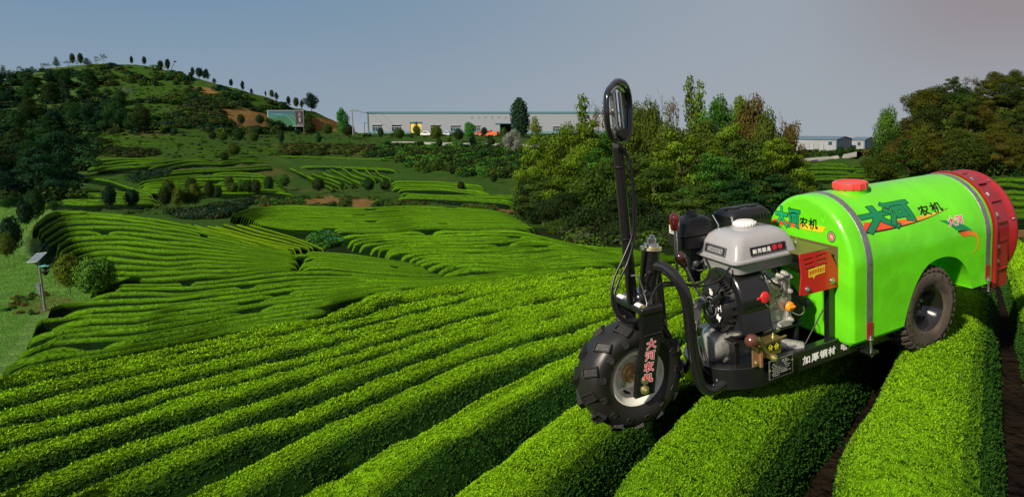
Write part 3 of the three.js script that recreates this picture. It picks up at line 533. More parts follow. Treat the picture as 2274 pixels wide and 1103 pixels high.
// ------------------------------------------------------------------ the sprayer
const M = {
  green: mat(.19, .95, .016, .34, 0, { map: noiseTexture(256, 5, .80, 1, 5), roughnessMap: noiseTexture(256, 9, .75, 1.3, 4), transmission: .25, thickness: 0, clearcoat: .35, clearcoatRoughness: .18, bumpMap: noiseTexture(256, 10, 0, 1, 3), bumpScale: .0005 }),
  black: mat(.010, .0105, .012, .22, 0, { clearcoat: .8, clearcoatRoughness: .12, bumpMap: noiseTexture(128, 24, 0, 1, 3), bumpScale: .0003 }),
  blackDull: mat(.013, .013, .014, .5), plastic: mat(.012, .012, .013, .38, 0, { bumpMap: noiseTexture(128, 64, 0, 1, 2), bumpScale: .0004 }),
  rubber: mat(.014, .013, .013, .42, 0, { bumpMap: noiseTexture(128, 20, 0, 1, 4), bumpScale: .0006 }),
  dustyRubber: mat(.105, .084, .064, .92, 0, { map: noiseTexture(256, 7, .25, 1, 5), bumpMap: noiseTexture(128, 20, 0, 1, 4), bumpScale: .002 }),
  rim: mat(.84, .84, .80, .34, .12, { map: noiseTexture(256, 6, .75, 1, 4) }), rimBlack: mat(.014, .013, .014, .18, .2, { clearcoat: 1, clearcoatRoughness: .08 }),
  brass: mat(.62, .40, .20, .38, .9), zinc: mat(.72, .66, .36, .32, .9), steel: mat(.62, .62, .62, .28, .95), galva: mat(.50, .51, .53, .42, .85, { map: noiseTexture(256, 24, .6, 1, 3) }),
  cast: mat(.62, .62, .60, .42, .6, { map: noiseTexture(256, 16, .55, 1, 4), bumpMap: noiseTexture(128, 40, 0, 1, 3), bumpScale: .0008 }),
  tankGrey: mat(.33, .33, .355, .24, 0, { clearcoat: .7, clearcoatRoughness: .12 }), capWhite: mat(.72, .72, .72, .3),
  red: mat(.30, .012, .018, .34, 0, { clearcoat: .6, clearcoatRoughness: .2, map: noiseTexture(256, 6, .72, 1, 4) }), redPlate: mat(.52, .016, .018, .3, 0, { clearcoat: .6, clearcoatRoughness: .15 }), lid: mat(.70, .055, .045, .4, 0, { clearcoat: .3 }),
  maroon: mat(.13, .010, .014, .2, 0, { clearcoat: 1 }), brown: mat(.045, .014, .010, .16, 0, { clearcoat: 1 }), ball: mat(.10, .035, .022, .22, 0, { clearcoat: 1 }),
  olive: mat(.16, .14, .05, .4, .3), gold: mat(.34, .27, .10, .35, .8), copper: mat(.55, .30, .16, .4, .7), cable: mat(.010, .010, .011, .35), orange: mat(.8, .28, .02, .35), plugRed: mat(.72, .03, .03, .35), rustRed: mat(.28, .02, .02, .5),
};
const sprayer = new THREE.Group(); sprayer.name = 'orchard_sprayer'; sprayer.applyMatrix4(POSE); scene.add(sprayer);
tag(sprayer, 'three-wheeled motor sprayer with bright green tank and red fan housing on the tea hedges', 'sprayer');
const decal = (name, parent, g, tex, rough = .35, alpha = true) => { const m = new THREE.MeshStandardMaterial({ map: tex, roughness: rough, transparent: alpha, side: THREE.DoubleSide }); return part(name, g, m, parent); };
function quad(a, b, c, d) {                                   // corners: top-left, top-right, bottom-right, bottom-left
  const g = new THREE.BufferGeometry(); g.setAttribute('position', new THREE.Float32BufferAttribute([a, b, c, d].flatMap((p) => [p.x, p.y, p.z]), 3));
  g.setAttribute('uv', new THREE.Float32BufferAttribute([0, 1, 1, 1, 1, 0, 0, 0], 2)); g.setIndex([0, 3, 2, 0, 2, 1]); g.computeVertexNormals(); return g;
}

// --- wheels
function lugRing(parent, R, half, count, side, mtl, name) {
  for (let k = 0; k < count; k++) {
    const a = (k + (side > 0 ? .5 : 0)) / count * Math.PI * 2, list = [];
    const core = rbox(.030, .011, half * .72, 0, 0, 0, .003); core.translate(0, 0, 0); list.push(core);
    for (const [w, d, x, z] of [[.005, half * .78, -.0145, 0], [.005, half * .78, .0145, 0], [.034, .006, 0, half * .36], [.026, .006, 0, -half * .36]]) list.push(rbox(w, .017, d, x, .0025, z, .0016));
    const g = mergeGeometries(list.map(clean));
    g.rotateY(side * .42); g.rotateX(side * .48); g.translate(0, R - .0115, side * half * .60); g.rotateZ(a);
    part(name, g, mtl, parent);
    const s = mergeGeometries([rbox(.020, .022, .004, 0, 0, 0, .001), rbox(.020, .005, .006, 0, .009, 0, .001), rbox(.014, .005, .006, 0, -.009, 0, .001), rbox(.004, .018, .006, -.009, 0, 0, .001), rbox(.004, .018, .006, .009, 0, 0, .001)].map(clean));
    s.rotateX(side * -.30); s.translate(0, R - .046, side * (half + .001)); s.rotateZ(a + .12); part('side_block', s, mtl, parent);
  }
}
{
  const w = sub('front_wheel', sprayer); w.position.set(0, .2, 0);
  const h = .080, prof = [[.098, -.052], [.104, -.066], [.118, -.074], [.140, -.081], [.160, -.080], [.176, -.070], [.187, -.050], [.192, -.025], [.193, 0]];
  const full = [...prof, ...prof.slice(0, -1).reverse().map(([r, z]) => [r, -z])];
  part('tyre', lathe(full, 96, 'z'), M.rubber, w);
  lugRing(w, .196, h, 13, 1, M.rubber, 'tread_block'); lugRing(w, .196, h, 13, -1, M.rubber, 'tread_block');
  part('rim', [lathe([[.020, .004], [.055, .004], [.066, .0], [.071, .022], [.080, .030], [.084, .052], [.094, .056], [.100, .066], [.104, .066], [.104, .060], [.098, .050], [.090, .03], [.088, -.03], [.098, -.05], [.104, -.062], [.100, -.066], [.09, -.056], [.08, -.03], [.02, -.004]], 72, 'z')], M.rim, w);
  part('hub', [lathe([[.010, .030], [.022, .030], [.026, .026], [.026, .012], [.036, .010], [.038, .002], [.02, .0]], 40, 'z')], M.brass, w);
  part('axle', bar(V(0, 0, -.11), V(0, 0, .112), .009), M.zinc, w);
  for (let k = 0; k < 4; k++) { const a = k * Math.PI / 2 + 2.45; part('wheel_bolt', hexBolt(V(Math.cos(a) * .048, Math.sin(a) * .048, .004), V(0, 0, 1), .0070, .007), M.steel, w); }
  part('valve', bar(V(-.035, -.058, .012), V(-.022, -.063, .036), .0055, .0045), M.blackDull, w);
}
for (const s of [1, -1]) {
  const w = sub('rear_wheel', sprayer); w.position.set(1.385, .194, s * .206);
  const prof = [[.095, .048], [.102, .060], [.120, .070], [.148, .076], [.170, .071], [.183, .053], [.189, .026], [.190, 0]];
  part('tyre', lathe([...prof.map(([r, z]) => [r, -z]), ...prof.slice(0, -1).reverse()], 90, 'z'), M.dustyRubber, w);
  reseed(77 + s); const list = [];
  for (let k = 0; k < 34; k++) for (const sd of [1, -1]) {
    const a = (k + (sd > 0 ? .5 : 0)) / 34 * Math.PI * 2 + rr(-.02, .02);
    const g = rbox(.020, .016, .034, 0, 0, 0, .003); g.rotateX(sd * .62); g.translate(0, .187, sd * .055); g.rotateZ(a); list.push(clean(g));
    const c = rbox(.018, .014, .026, 0, 0, 0, .003); c.rotateY(.4 * sd); c.translate(0, .193, sd * .016); c.rotateZ(a + .06); list.push(clean(c));
    if (k % 2) { const b = rbox(.012, .02, .006, 0, 0, 0, .002); b.translate(0, .158, sd * .073); b.rotateZ(a); list.push(clean(b)); }
  }
  tag(part('tread', list, M.dustyRubber, w), null, null, null, 'stuff');
  const f = s;
  part('rim', lathe([[.012, -.012], [.045, -.012], [.056, -.016], [.066, .012], [.080, .028], [.084, .046], [.094, .052], [.099, .062], [.102, .060], [.097, .044], [.09, .02], [.09, -.05], [.1, -.06], [.08, -.05], [.06, -.03], [.012, -.022]].map(([r, z]) => [r, z * f]), 64, 'z'), M.rimBlack, w);
  for (let k = 0; k < 4; k++) { const a = k * Math.PI / 2 + .5; part('wheel_bolt', hexBolt(V(Math.cos(a) * .036, Math.sin(a) * .036, -.014 * f + .002), V(0, 0, f), .0065, .008), M.steel, w); }
  part('hub', lathe([[.0, .006], [.018, .006], [.020, -.01], [.022, -.02]].map(([r, z]) => [r, z * f]), 24, 'z'), M.rimBlack, w);
}

// --- fork, steering head and tiller
{
  const f = sub('fork', sprayer);
  for (const s of [1, -1]) {
    const leg = extrude([[.005, .40], [.008, .455], [.075, .455], [.088, .44], [.080, .35], [.060, .27], [.040, .145], [-.034, .145], [-.020, .24], [.004, .34]], .008, .0012);
    leg.translate(0, 0, s > 0 ? .092 : -.100); 
    const edge = tube([V(.004, .45, s * .09), V(.001, .34, s * .09), V(-.022, .24, s * .09), V(-.034, .147, s * .09)], .005, 24, 6);
    const l = part('leg', [leg, edge], M.black, f);
    part('bolt', hexBolt(V(.002, .168, s * .1), V(0, 0, s), .0115, .014), M.zinc, f);
    if (s > 0) {
      const tex = canvasTexture(128, 512, (g) => { ['da', 'he', 'nong', 'ji'].forEach((n, i) => glyph(g, n, 18, 14 + i * 124, 92, 108, 12, '#d0142c', '#f4e8ea', 9, -.08)); });
      decal('lettering', f, quad(V(.016, .352, .1022), V(.068, .352, .1022), V(.040, .182, .1022), V(-.014, .182, .1022)), tex);
    }
  }
  part('crown', [rbox(.09, .026, .215, .045, .452, 0, .008), rbox(.075, .05, .10, .055, .475, 0, .02, 4)], M.black, f);
  part('crown_gusset', [rbox(.012, .06, .012, .082, .35, .094, .004), rbox(.07, .006, .02, .045, .362, .094, .002)], M.black, f);
}
{
  const n = sub('steering_head', sprayer), a = V(.083, .455, 0), b = V(.108, .640, 0), d = b.clone().sub(a).normalize();
  part('head_tube', [bar(a, b, .034, .033, 32), tube([V(.055, .52, .035), V(.06, .56, .037), V(.082, .57, .038)], .0025, 12, 6)], M.black, n);
  part('washer', [bar(b, b.clone().addScaledVector(d, .010), .041, .040, 32), bar(b.clone().addScaledVector(d, .010), b.clone().addScaledVector(d, .016), .028, .026, 24)], M.zinc, n);
  part('nut', hexBolt(b.clone().addScaledVector(d, .014), d, .019, .026), M.steel, n);
}
{
  const t = sub('tiller', sprayer);
  const foot = V(.016, .452, .015), top = V(-.012, 1.045, .015), d = top.clone().sub(foot).normalize();
  part('column', [bar(foot, top, .0195, .0185, 24), bar(top, top.clone().addScaledVector(d, .168), .0115, .0115, 20)], M.black, t);
  part('inner_bar', bar(top.clone().add(V(-.014, 0, .026)), top.clone().add(V(-.022, .168, .026)), .0085), M.steel, t);
  part('inner_bar', bar(top.clone().add(V(.022, .02, .006)), top.clone().add(V(.014, .165, .006)), .006), M.steel, t);
  const ring = [[-.046, .012], [-.060, .05], [-.064, .11], [-.056, .165], [-.028, .192], [.012, .205], [.046, .190], [.062, .15], [.063, .08], [.052, .022], [.028, -.006], [-.016, -.004]].map(([hx, y]) => top.clone().add(V(hx * 1.08, y * .94 + .004, -hx * .95 + .01)));
  const rc_ = new THREE.CatmullRomCurve3(ring, true, 'centripetal'), rg = new THREE.TubeGeometry(rc_, 120, 1, 16, true);
  { const pa = rg.attributes.position; for (let i = 0; i <= 120; i++) { const c = rc_.getPointAt((i % 120) / 120), k = THREE.MathUtils.smoothstep(c.x - top.x, -.03, .045), r0 = lerp(.0085, .0185, k); for (let j = 0; j <= 16; j++) { const q = i * 17 + j; pa.setXYZ(q, c.x + (pa.getX(q) - c.x) * r0, c.y + (pa.getY(q) - c.y) * r0, c.z + (pa.getZ(q) - c.z) * r0 * 1.6); } } rg.computeVertexNormals(); }
  part('grip_loop', rg, M.black, t);
  part('top_bar', [tube([top.clone().add(V(-.045, .160, .045)), top.clone().add(V(0, .182, .012)), top.clone().add(V(.045, .168, -.025))], .009, 20, 10)], M.steel, t);
  part('clamp', [rbox(.05, .034, .06, top.x, top.y + .018, .02, .01), bar(V(top.x - .005, top.y + .028, .03), V(top.x - .005, top.y + .028, .085), .017, .017, 20)], M.blackDull, t);
  for (const [x, y, z, l] of [[-.02, -.012, .045, .016], [-.03, .10, .035, .016], [-.018, .045, .055, .02]]) part('clamp_bolt', hexBolt(V(top.x + x, top.y + y, z), V(-.3, -.1, 1), .0075, l), M.steel, t);
  for (const y of [.955, .70]) part('cable_tie', lathe([[.0235, -.003], [.0245, 0], [.0235, .003]], 20, 'y').translate(lerp(foot.x, top.x, (y - .452) / .593), y, .015), M.cable, t);
  part('hook_rod', tube([V(.00, .572, .042), V(.022, .566, .046), V(.045, .49, .055), V(.048, .44, .075)], .0032, 30, 8), M.steel, t);
  for (const q of [1, -1]) { const pin = part('pivot_pin', bar(V(.018, .455, q * .045), V(.018, .455, q * .088), .016, .016, 20), M.capWhite, t); }
  for (const q of [1, -1]) part('pivot_bolt', hexBolt(V(.018, .455, q * .088), V(-.2, 0, q), .012, .012), M.zinc, t);
}
// --- frame
{
  const f = sub('frame', sprayer);
  for (const s of [1, -1]) part('front_tube', tube([[.10, .585, .01], [.135, .575, .04], [.165, .535, .08], [.187, .47, .1], [.200, .33, .105], [.216, .19, .11], [.236, .118, .115], [.275, .09, .12], [.325, .103, .125], [.375, .135, .13]].map(([x, y, z]) => V(x, y, z * s)), .0215, 70, 16), M.black, f);
  // deck with a rounded nose
  const nose = new THREE.Shape(); nose.moveTo(1.22, -.2); nose.lineTo(.47, -.2); nose.absarc(.47, 0, .2, -Math.PI / 2, Math.PI / 2, true); nose.lineTo(1.22, .2); nose.closePath();
  const inner = new THREE.Path(); inner.moveTo(.98, -.165); inner.lineTo(.47, -.165); inner.absarc(.47, 0, .165, -Math.PI / 2, Math.PI / 2, true); inner.lineTo(.98, .165); inner.closePath();
  const rimShape = new THREE.Shape(nose.getPoints(30)); rimShape.holes.push(inner);
  const beam = new THREE.ExtrudeGeometry(rimShape, { depth: .078, bevelEnabled: true, bevelSize: .004, bevelThickness: .004, bevelSegments: 2, curveSegments: 30 }); beam.rotateX(-Math.PI / 2); beam.scale(1, 1, -1); { const ix = beam.index; } beam.translate(0, .086, 0);
  const bg = clean(beam); { const p = bg.attributes.position, n = bg.attributes.normal; for (let i = 0; i < p.count; i += 3) { for (const a of [p, n]) { const x = a.getX(i + 1), y = a.getY(i + 1), z = a.getZ(i + 1); a.setXYZ(i + 1, a.getX(i + 2), a.getY(i + 2), a.getZ(i + 2)); a.setXYZ(i + 2, x, y, z); } } }
  part('beam', bg, M.black, f);
  const floor = extrude(nose.getPoints(30).map((p) => [lerp(.9, p.x, .985), p.y * .96]), .004, 0); floor.rotateX(-Math.PI / 2); floor.translate(0, .092, 0);
  part('deck_plate', floor, M.blackDull, f);
  part('engine_plate', [rbox(.36, .008, .26, .555, .247, 0, .003), rbox(.02, .09, .24, .40, .20, 0, .003), rbox(.02, .09, .24, .71, .20, 0, .003)], M.black, f);
  part('post', [rbox(.035, .30, .03, .845, .30, .17, .004), rbox(.035, .30, .03, .845, .30, -.17, .004), rbox(.03, .03, .34, .845, .44, 0, .004)], M.black, f);
  part('stay_rod', bar(V(.70, .165, .17), V(.805, .30, .175), .0032), M.blackDull, f);
  part('rear_brace', [bar(V(1.62, .20, .10), V(1.86, .235, .2), .012), rbox(.05, .016, .5, 1.80, .208, 0, .004), rbox(.05, .016, .5, .965, .118, 0, .004), rbox(.9, .03, .04, 1.4, .15, .07, .005), rbox(.9, .03, .04, 1.4, .15, -.07, .005)], M.black, f);
  part('axle', bar(V(1.385, .192, -.2), V(1.385, .192, .2), .018), M.black, f);
  for (const [x, y] of [[.968, .125], [1.815, .214]]) part('strap_bolt', [bar(V(x, y - .03, .292), V(x, y + .045, .289), .006), ...hexBolt(V(x, y + .038, .289), V(0, 1, 0), .009, .012), ...hexBolt(V(x, y - .022, .292), V(0, -1, 0), .009, .010)], M.steel, f);
  part('strap_foot', rbox(.055, .012, .06, .965, .112, .285, .003), M.black, f); part('strap_foot', rbox(.05, .012, .06, 1.812, .200, .285, .003), M.black, f);
  const tex = canvasTexture(1024, 128, (g) => { ['jia', 'hou', 'gang', 'cai'].forEach((n, i) => glyph(g, n, 20 + i * 130, 12, 112, 104, 15, '#f2f2f2')); ['dian', 'yongs'].forEach((n, i) => glyph(g, n, 600 + i * 130, 12, 112, 104, 15, '#f2f2f2')); g.fillStyle = '#f2f2f2'; g.fillRect(880, 84, 18, 18); });
  decal('lettering', f, quad(V(.655, .148, .2052), V(1.03, .148, .2052), V(1.03, .104, .2052), V(.655, .104, .2052)), tex);
}
// --- maker's plate
{
  const p = sub('name_plate', sprayer);
  part('plate', rbox(.122, .078, .003, .533, .143, .2215, .001), M.galva, p);
  part('plate_bracket', rbox(.02, .04, .018, .533, .14, .211, .002), M.black, p);
  const tex = canvasTexture(512, 320, (g, w, h) => { reseed(5); g.fillStyle = '#0a0a0c'; g.fillRect(0, 0, w, h); g.fillStyle = '#dcdcd8'; for (let r = 0; r < 8; r++) { let x = r === 0 ? 120 : 40 + (r % 2) * 20; const end = r === 0 ? 400 : 470 - (r % 3) * 40 - (r === 7 ? 220 : 0), s = r === 0 ? 26 : 20; while (x < end) { glyph(g, Object.keys(GLYPH)[Math.floor(rnd() * 24)], x, 18 + r * 36, s, s + 2, 13, '#dcdcd8'); x += s + 4; if (rnd() < .12) x += 16; } } });
  decal('print', p, quad(V(.477, .178, .2235), V(.589, .178, .2235), V(.589, .108, .2235), V(.477, .108, .2235)), tex, .4, false);
  for (const [x, y] of [[-.057, 0], [.057, .015]]) part('rivet', hexBolt(V(.533 + x, .143 + y, .223), V(0, 0, 1), .003, .003), M.zinc, p);
}
// --- green tank
{
  const t = sub('spray_tank', sprayer), R = .28, YC = .47;
  const s = new THREE.Shape(); s.moveTo(-R, .165); s.lineTo(-R, YC); s.absarc(0, YC, R, Math.PI, 0, true); s.lineTo(R, .165); s.lineTo(R - .02, .145); s.lineTo(-R + .02, .145); s.closePath();
  const body = new THREE.ExtrudeGeometry(s, { depth: .96, bevelEnabled: true, bevelSize: .022, bevelThickness: .022, bevelSegments: 6, curveSegments: 40, bevelOffset: -.022, steps: 24 });
  body.rotateY(Math.PI / 2); body.translate(.89, 0, 0);      // extrusion now runs along +x
  const ev = new Evaluator(); ev.attributes = ['position', 'normal', 'uv'];
  const prep = (g) => { const b = new Brush(clean(g)); b.updateMatrixWorld(); return b; };
  let shell = prep(body);
  for (const sd of [1, -1]) {
    const arch = new THREE.Shape(); arch.moveTo(1.165, .05); arch.lineTo(1.185, .14); arch.lineTo(1.205, .20); arch.quadraticCurveTo(1.26, .365, 1.36, .413); arch.quadraticCurveTo(1.46, .445, 1.56, .408); arch.quadraticCurveTo(1.66, .36, 1.695, .236); arch.lineTo(1.695, .05); arch.closePath();
    const g = new THREE.ExtrudeGeometry(arch, { depth: .3, bevelEnabled: false, curveSegments: 24 }); g.translate(0, 0, sd > 0 ? .10 : -.40);
    shell = ev.evaluate(shell, prep(g), SUBTRACTION);
  }
  { const g = new THREE.BoxGeometry(.6, .3, 1); g.translate(1.97, .232 - .15, 0); shell = ev.evaluate(shell, prep(g), SUBTRACTION); }
  { const g = new THREE.CylinderGeometry(.105, .095, .08, 48); g.translate(1.15, .745 + .026, 0); shell = ev.evaluate(shell, prep(g), SUBTRACTION); }
  const sg = toCreasedNormals(clean(shell.geometry), .6); { const p = sg.attributes.position, q = []; for (let i = 0; i < p.count; i++) q.push(p.getX(i) * 2.2, p.getY(i) * 2.2 + p.getZ(i)); sg.setAttribute('uv', new THREE.Float32BufferAttribute(q, 2)); }
  part('shell', sg, M.green, t);
  part('filler_neck', [bar(V(1.15, .72, 0), V(1.15, .752, 0), .075, .075, 40)], M.green, t);
  const ridges = []; for (let k = 0; k < 14; k++) { const a = k / 14 * Math.PI * 2; ridges.push(rbox(.010, .028, .012, 0, 0, 0, .003).rotateY(-a).translate(1.15 + Math.cos(a) * .077, .765, Math.sin(a) * .077)); }
  part('lid', [lathe([[0, .026], [.056, .026], [.058, .031], [.074, .031], [.079, .026], [.079, .0]], 56, 'y').translate(1.15, .751, 0), ...ridges], M.lid, t);
  const arcPt = (a, r = R) => (a < R * Math.PI / 2 ? [YC + Math.cos(a / R) * r, Math.sin(a / R) * r] : [YC - (a - R * Math.PI / 2), r]);
  function wrap(x0, x1, a0, a1, lift, nx = 24, na = 16) {      // a sheet that lies on the near side of the tank
    const pos = [], uv = [], idx = [];
    for (let i = 0; i <= nx; i++) for (let k = 0; k <= na; k++) { const [y, z] = arcPt(lerp(a0, a1, k / na), R + lift); pos.push(lerp(x0, x1, i / nx), y, z); uv.push(i / nx, 1 - k / na); }
    for (let i = 0; i < nx; i++) for (let k = 0; k < na; k++) { const p = i * (na + 1) + k; idx.push(p, p + 1, p + na + 1, p + 1, p + na + 2, p + na + 1); }
    const g = new THREE.BufferGeometry(); g.setAttribute('position', new THREE.Float32BufferAttribute(pos, 3)); g.setAttribute('uv', new THREE.Float32BufferAttribute(uv, 2)); g.setIndex(idx); g.computeVertexNormals(); return g;
  }
  for (const [x, bottom] of [[.968, .17], [1.815, .262]]) {   // steel straps round the tank
    const sh = [], w = .034, prof = [];
    for (let k = 0; k <= 60; k++) { const a = lerp(-(R * Math.PI / 2 + YC - bottom), R * Math.PI / 2 + YC - bottom, k / 60), [y, z] = arcPt(Math.abs(a), R + .003); prof.push([y, Math.sign(a) * z || 0, a]); }
    const pos = [], uv = [], idx = [];
    prof.forEach(([y, z], k) => { const [y2, z2] = arcPt(Math.abs(prof[k][2]), R + .0005), zz = Math.sign(prof[k][2]) * z2; for (const [xx, yy, z_] of [[x - w / 2, y2, zz], [x - w / 2, y, z], [x + w / 2, y, z], [x + w / 2, y2, zz]]) { pos.push(xx, yy, z_); uv.push(xx * 12, k * .08); } });
    for (let k = 0; k < 60; k++) for (let j = 0; j < 3; j++) { const p = k * 4 + j; idx.push(p, p + 1, p + 4, p + 1, p + 5, p + 4); }
    const g = new THREE.BufferGeometry(); g.setAttribute('position', new THREE.Float32BufferAttribute(pos, 3)); g.setAttribute('uv', new THREE.Float32BufferAttribute(uv, 2)); g.setIndex(idx); g.computeVertexNormals();
    part('strap', g, new THREE.MeshStandardMaterial({ ...{}, color: M.galva.color, roughness: .4, metalness: .85, map: M.galva.map, side: THREE.DoubleSide }), t);
    part('strap_end', rbox(.036, .07, .003, x, bottom + .03, R + .0045, .001), M.rustRed, t, 'dark red lower end of the strap');
  }
  // print on the side
  const X0 = .955, X1 = 1.585, A0 = .155, A1 = .325, S = 1600, px = (x) => (x - X0) * S, py = (a) => (a - A0) * S;
  const side = canvasTexture(Math.round((X1 - X0) * S), Math.round((A1 - A0) * S), (g) => {
    const gr = g.createLinearGradient(px(.97), 0, px(1.56), 0); gr.addColorStop(0, '#d63a2a'); gr.addColorStop(.4, '#e0602c'); gr.addColorStop(.7, '#eda62c'); gr.addColorStop(1, '#efd24a');
    g.fillStyle = '#111411'; g.beginPath(); g.moveTo(px(.965), py(.300)); g.quadraticCurveTo(px(1.3), py(.320), px(1.575), py(.262)); g.quadraticCurveTo(px(1.3), py(.300), px(1.0), py(.268)); g.closePath(); g.fill();
    g.fillStyle = gr; g.beginPath(); g.moveTo(px(.970), py(.294)); g.quadraticCurveTo(px(1.3), py(.313), px(1.55), py(.266)); g.quadraticCurveTo(px(1.3), py(.292), px(1.0), py(.252)); g.closePath(); g.fill();
    glyph(g, 'da', px(1.0), py(.180), .200 * S, .122 * S, 19, '#0c7a4c', '#0a2015', 4.5, -.1); glyph(g, 'he', px(1.158), py(.168), .172 * S, .126 * S, 17, '#0c7a4c', '#0a2015', 4.5, -.1);
    glyph(g, 'nong', px(1.358), py(.226), .078 * S, .056 * S, 12, '#0d120c'); glyph(g, 'ji', px(1.448), py(.220), .078 * S, .058 * S, 12, '#0d120c');
  });
  decal('side_lettering', t, wrap(X0, X1, A0, A1, .0018, 30, 16), side, .3);
  const x0 = 1.46, x1 = 1.755, a0 = .295, a1 = .52, qx = (x) => (x - x0) * 1500, qy = (a) => (a - a0) * 1500;
  const swoosh = canvasTexture(Math.round((x1 - x0) * 1500), Math.round((a1 - a0) * 1500), (g) => {
    g.fillStyle = '#13834f'; g.beginPath(); g.moveTo(qx(1.465), qy(.313)); g.quadraticCurveTo(qx(1.64), qy(.33), qx(1.735), qy(.438)); g.quadraticCurveTo(qx(1.66), qy(.372), qx(1.565), qy(.372)); g.quadraticCurveTo(qx(1.52), qy(.335), qx(1.465), qy(.313)); g.fill();
    g.fillStyle = '#0c1a10'; g.beginPath(); g.moveTo(qx(1.575), qy(.377)); g.quadraticCurveTo(qx(1.67), qy(.376), qx(1.735), qy(.44)); g.quadraticCurveTo(qx(1.67), qy(.384), qx(1.58), qy(.386)); g.fill();
    const gr = g.createLinearGradient(qx(1.58), qy(.38), qx(1.69), qy(.5)); gr.addColorStop(0, '#d8392a'); gr.addColorStop(.5, '#e8842c'); gr.addColorStop(1, '#d9b02c');
    g.fillStyle = gr; g.beginPath(); g.moveTo(qx(1.585), qy(.388)); g.quadraticCurveTo(qx(1.74), qy(.378), qx(1.742), qy(.462)); g.quadraticCurveTo(qx(1.735), qy(.488), qx(1.688), qy(.510)); g.quadraticCurveTo(qx(1.728), qy(.475), qx(1.724), qy(.452)); g.quadraticCurveTo(qx(1.71), qy(.402), qx(1.618), qy(.414)); g.closePath(); g.fill();
    glyph(g, 'da', qx(1.522), qy(.305), .052 * 1500, .046 * 1500, 13, '#c21f35', '#f0f0e8', 10); glyph(g, 'he', qx(1.582), qy(.307), .052 * 1500, .046 * 1500, 12, '#c21f35', '#f0f0e8', 10);
  });
  decal('side_emblem', t, wrap(x0, x1, a0, a1, .0018, 16, 16), swoosh, .3);
  // print on the front face (x constant): z -.22 .. .14, y .57 .. .70
  const Z0 = -.22, Z1 = .14, YT = .70, YB = .57, fz = (z) => (z - Z0) * 2200, fy = (y) => (YT - y) * 2200;
  const front = canvasTexture(Math.round((Z1 - Z0) * 2200), Math.round((YT - YB) * 2200), (g) => {
    const gr = g.createLinearGradient(fz(-.2), 0, fz(.12), 0); gr.addColorStop(0, '#e03a20'); gr.addColorStop(.45, '#e0642a'); gr.addColorStop(.62, '#cfc92e'); gr.addColorStop(1, '#e0c21e');
    g.fillStyle = gr; g.beginPath(); g.moveTo(fz(-.205), fy(.620)); g.lineTo(fz(.128), fy(.632)); g.lineTo(fz(.112), fy(.604)); g.lineTo(fz(-.215), fy(.598)); g.closePath(); g.fill();
    glyph(g, 'da', fz(-.192), fy(.684), .082 * 2200, .092 * 2200, 15, '#1aa56c', '#06301f', 7); glyph(g, 'he', fz(-.106), fy(.688), .076 * 2200, .092 * 2200, 14, '#178f5e', '#06301f', 7);
    glyph(g, 'nong', fz(-.030), fy(.654), .052 * 2200, .046 * 2200, 12, '#0a0f0c'); glyph(g, 'ji', fz(.028), fy(.658), .054 * 2200, .050 * 2200, 12, '#0a0f0c');
  });
  decal('front_lettering', t, quad(V(.8665, YT, Z0), V(.8665, YT, Z1), V(.8665, YB, Z1), V(.8665, YB, Z0)), front, .3);
  const badge = canvasTexture(128, 128, (g) => { g.fillStyle = '#15301c'; g.beginPath(); g.arc(64, 64, 62, 0, 7); g.fill(); g.fillStyle = '#b5282c'; g.beginPath(); g.arc(64, 64, 40, 0, 7); g.fill(); g.strokeStyle = '#d8d2b0'; g.lineWidth = 4; g.beginPath(); g.arc(64, 64, 41, 0, 7); g.stroke(); g.lineWidth = 7; g.setLineDash([7, 6]); g.beginPath(); g.arc(64, 64, 51, 0, 7); g.stroke(); glyph(g, 'jian', 40, 40, 48, 48, 11, '#f2e6d8'); });
  const bg = new THREE.CircleGeometry(.024, 32); bg.rotateY(-Math.PI / 2); bg.translate(.8662, .596, .163); decal('round_badge', t, bg, badge, .35);
  const ov = new THREE.TorusGeometry(.016, .0012, 6, 40); ov.scale(.55, 1, 1); ov.rotateZ(.35); ov.rotateY(-Math.PI / 2); ov.translate(.8672, .666, .119); part('moulded_oval', ov, M.green, t);
  part('outlet_valve', [lathe([[.024, 0], [.024, .012], [.014, .014], [.013, .03], [.018, .032], [.018, .046], [.0, .046]], 20, 'x').scale(-1, 1, 1).translate(.868, .640, -.250), bar(V(.835, .640, -.250), V(.83, .585, -.262), .010), ...hexBolt(V(.832, .645, -.25), V(-.5, .8, 0), .012, .018)], M.steel, t);
  part('spout_ring', lathe([[.026, 0], [.028, .008], [.02, .01]], 24, 'x').scale(-1, 1, 1).translate(.869, .645, -.245), M.capWhite, t);
  part('outlet_hose', tube([V(.83, .59, -.262), V(.825, .54, -.262), V(.82, .46, -.24), V(.80, .38, -.2)], .011, 24, 8), M.capWhite, t);
}
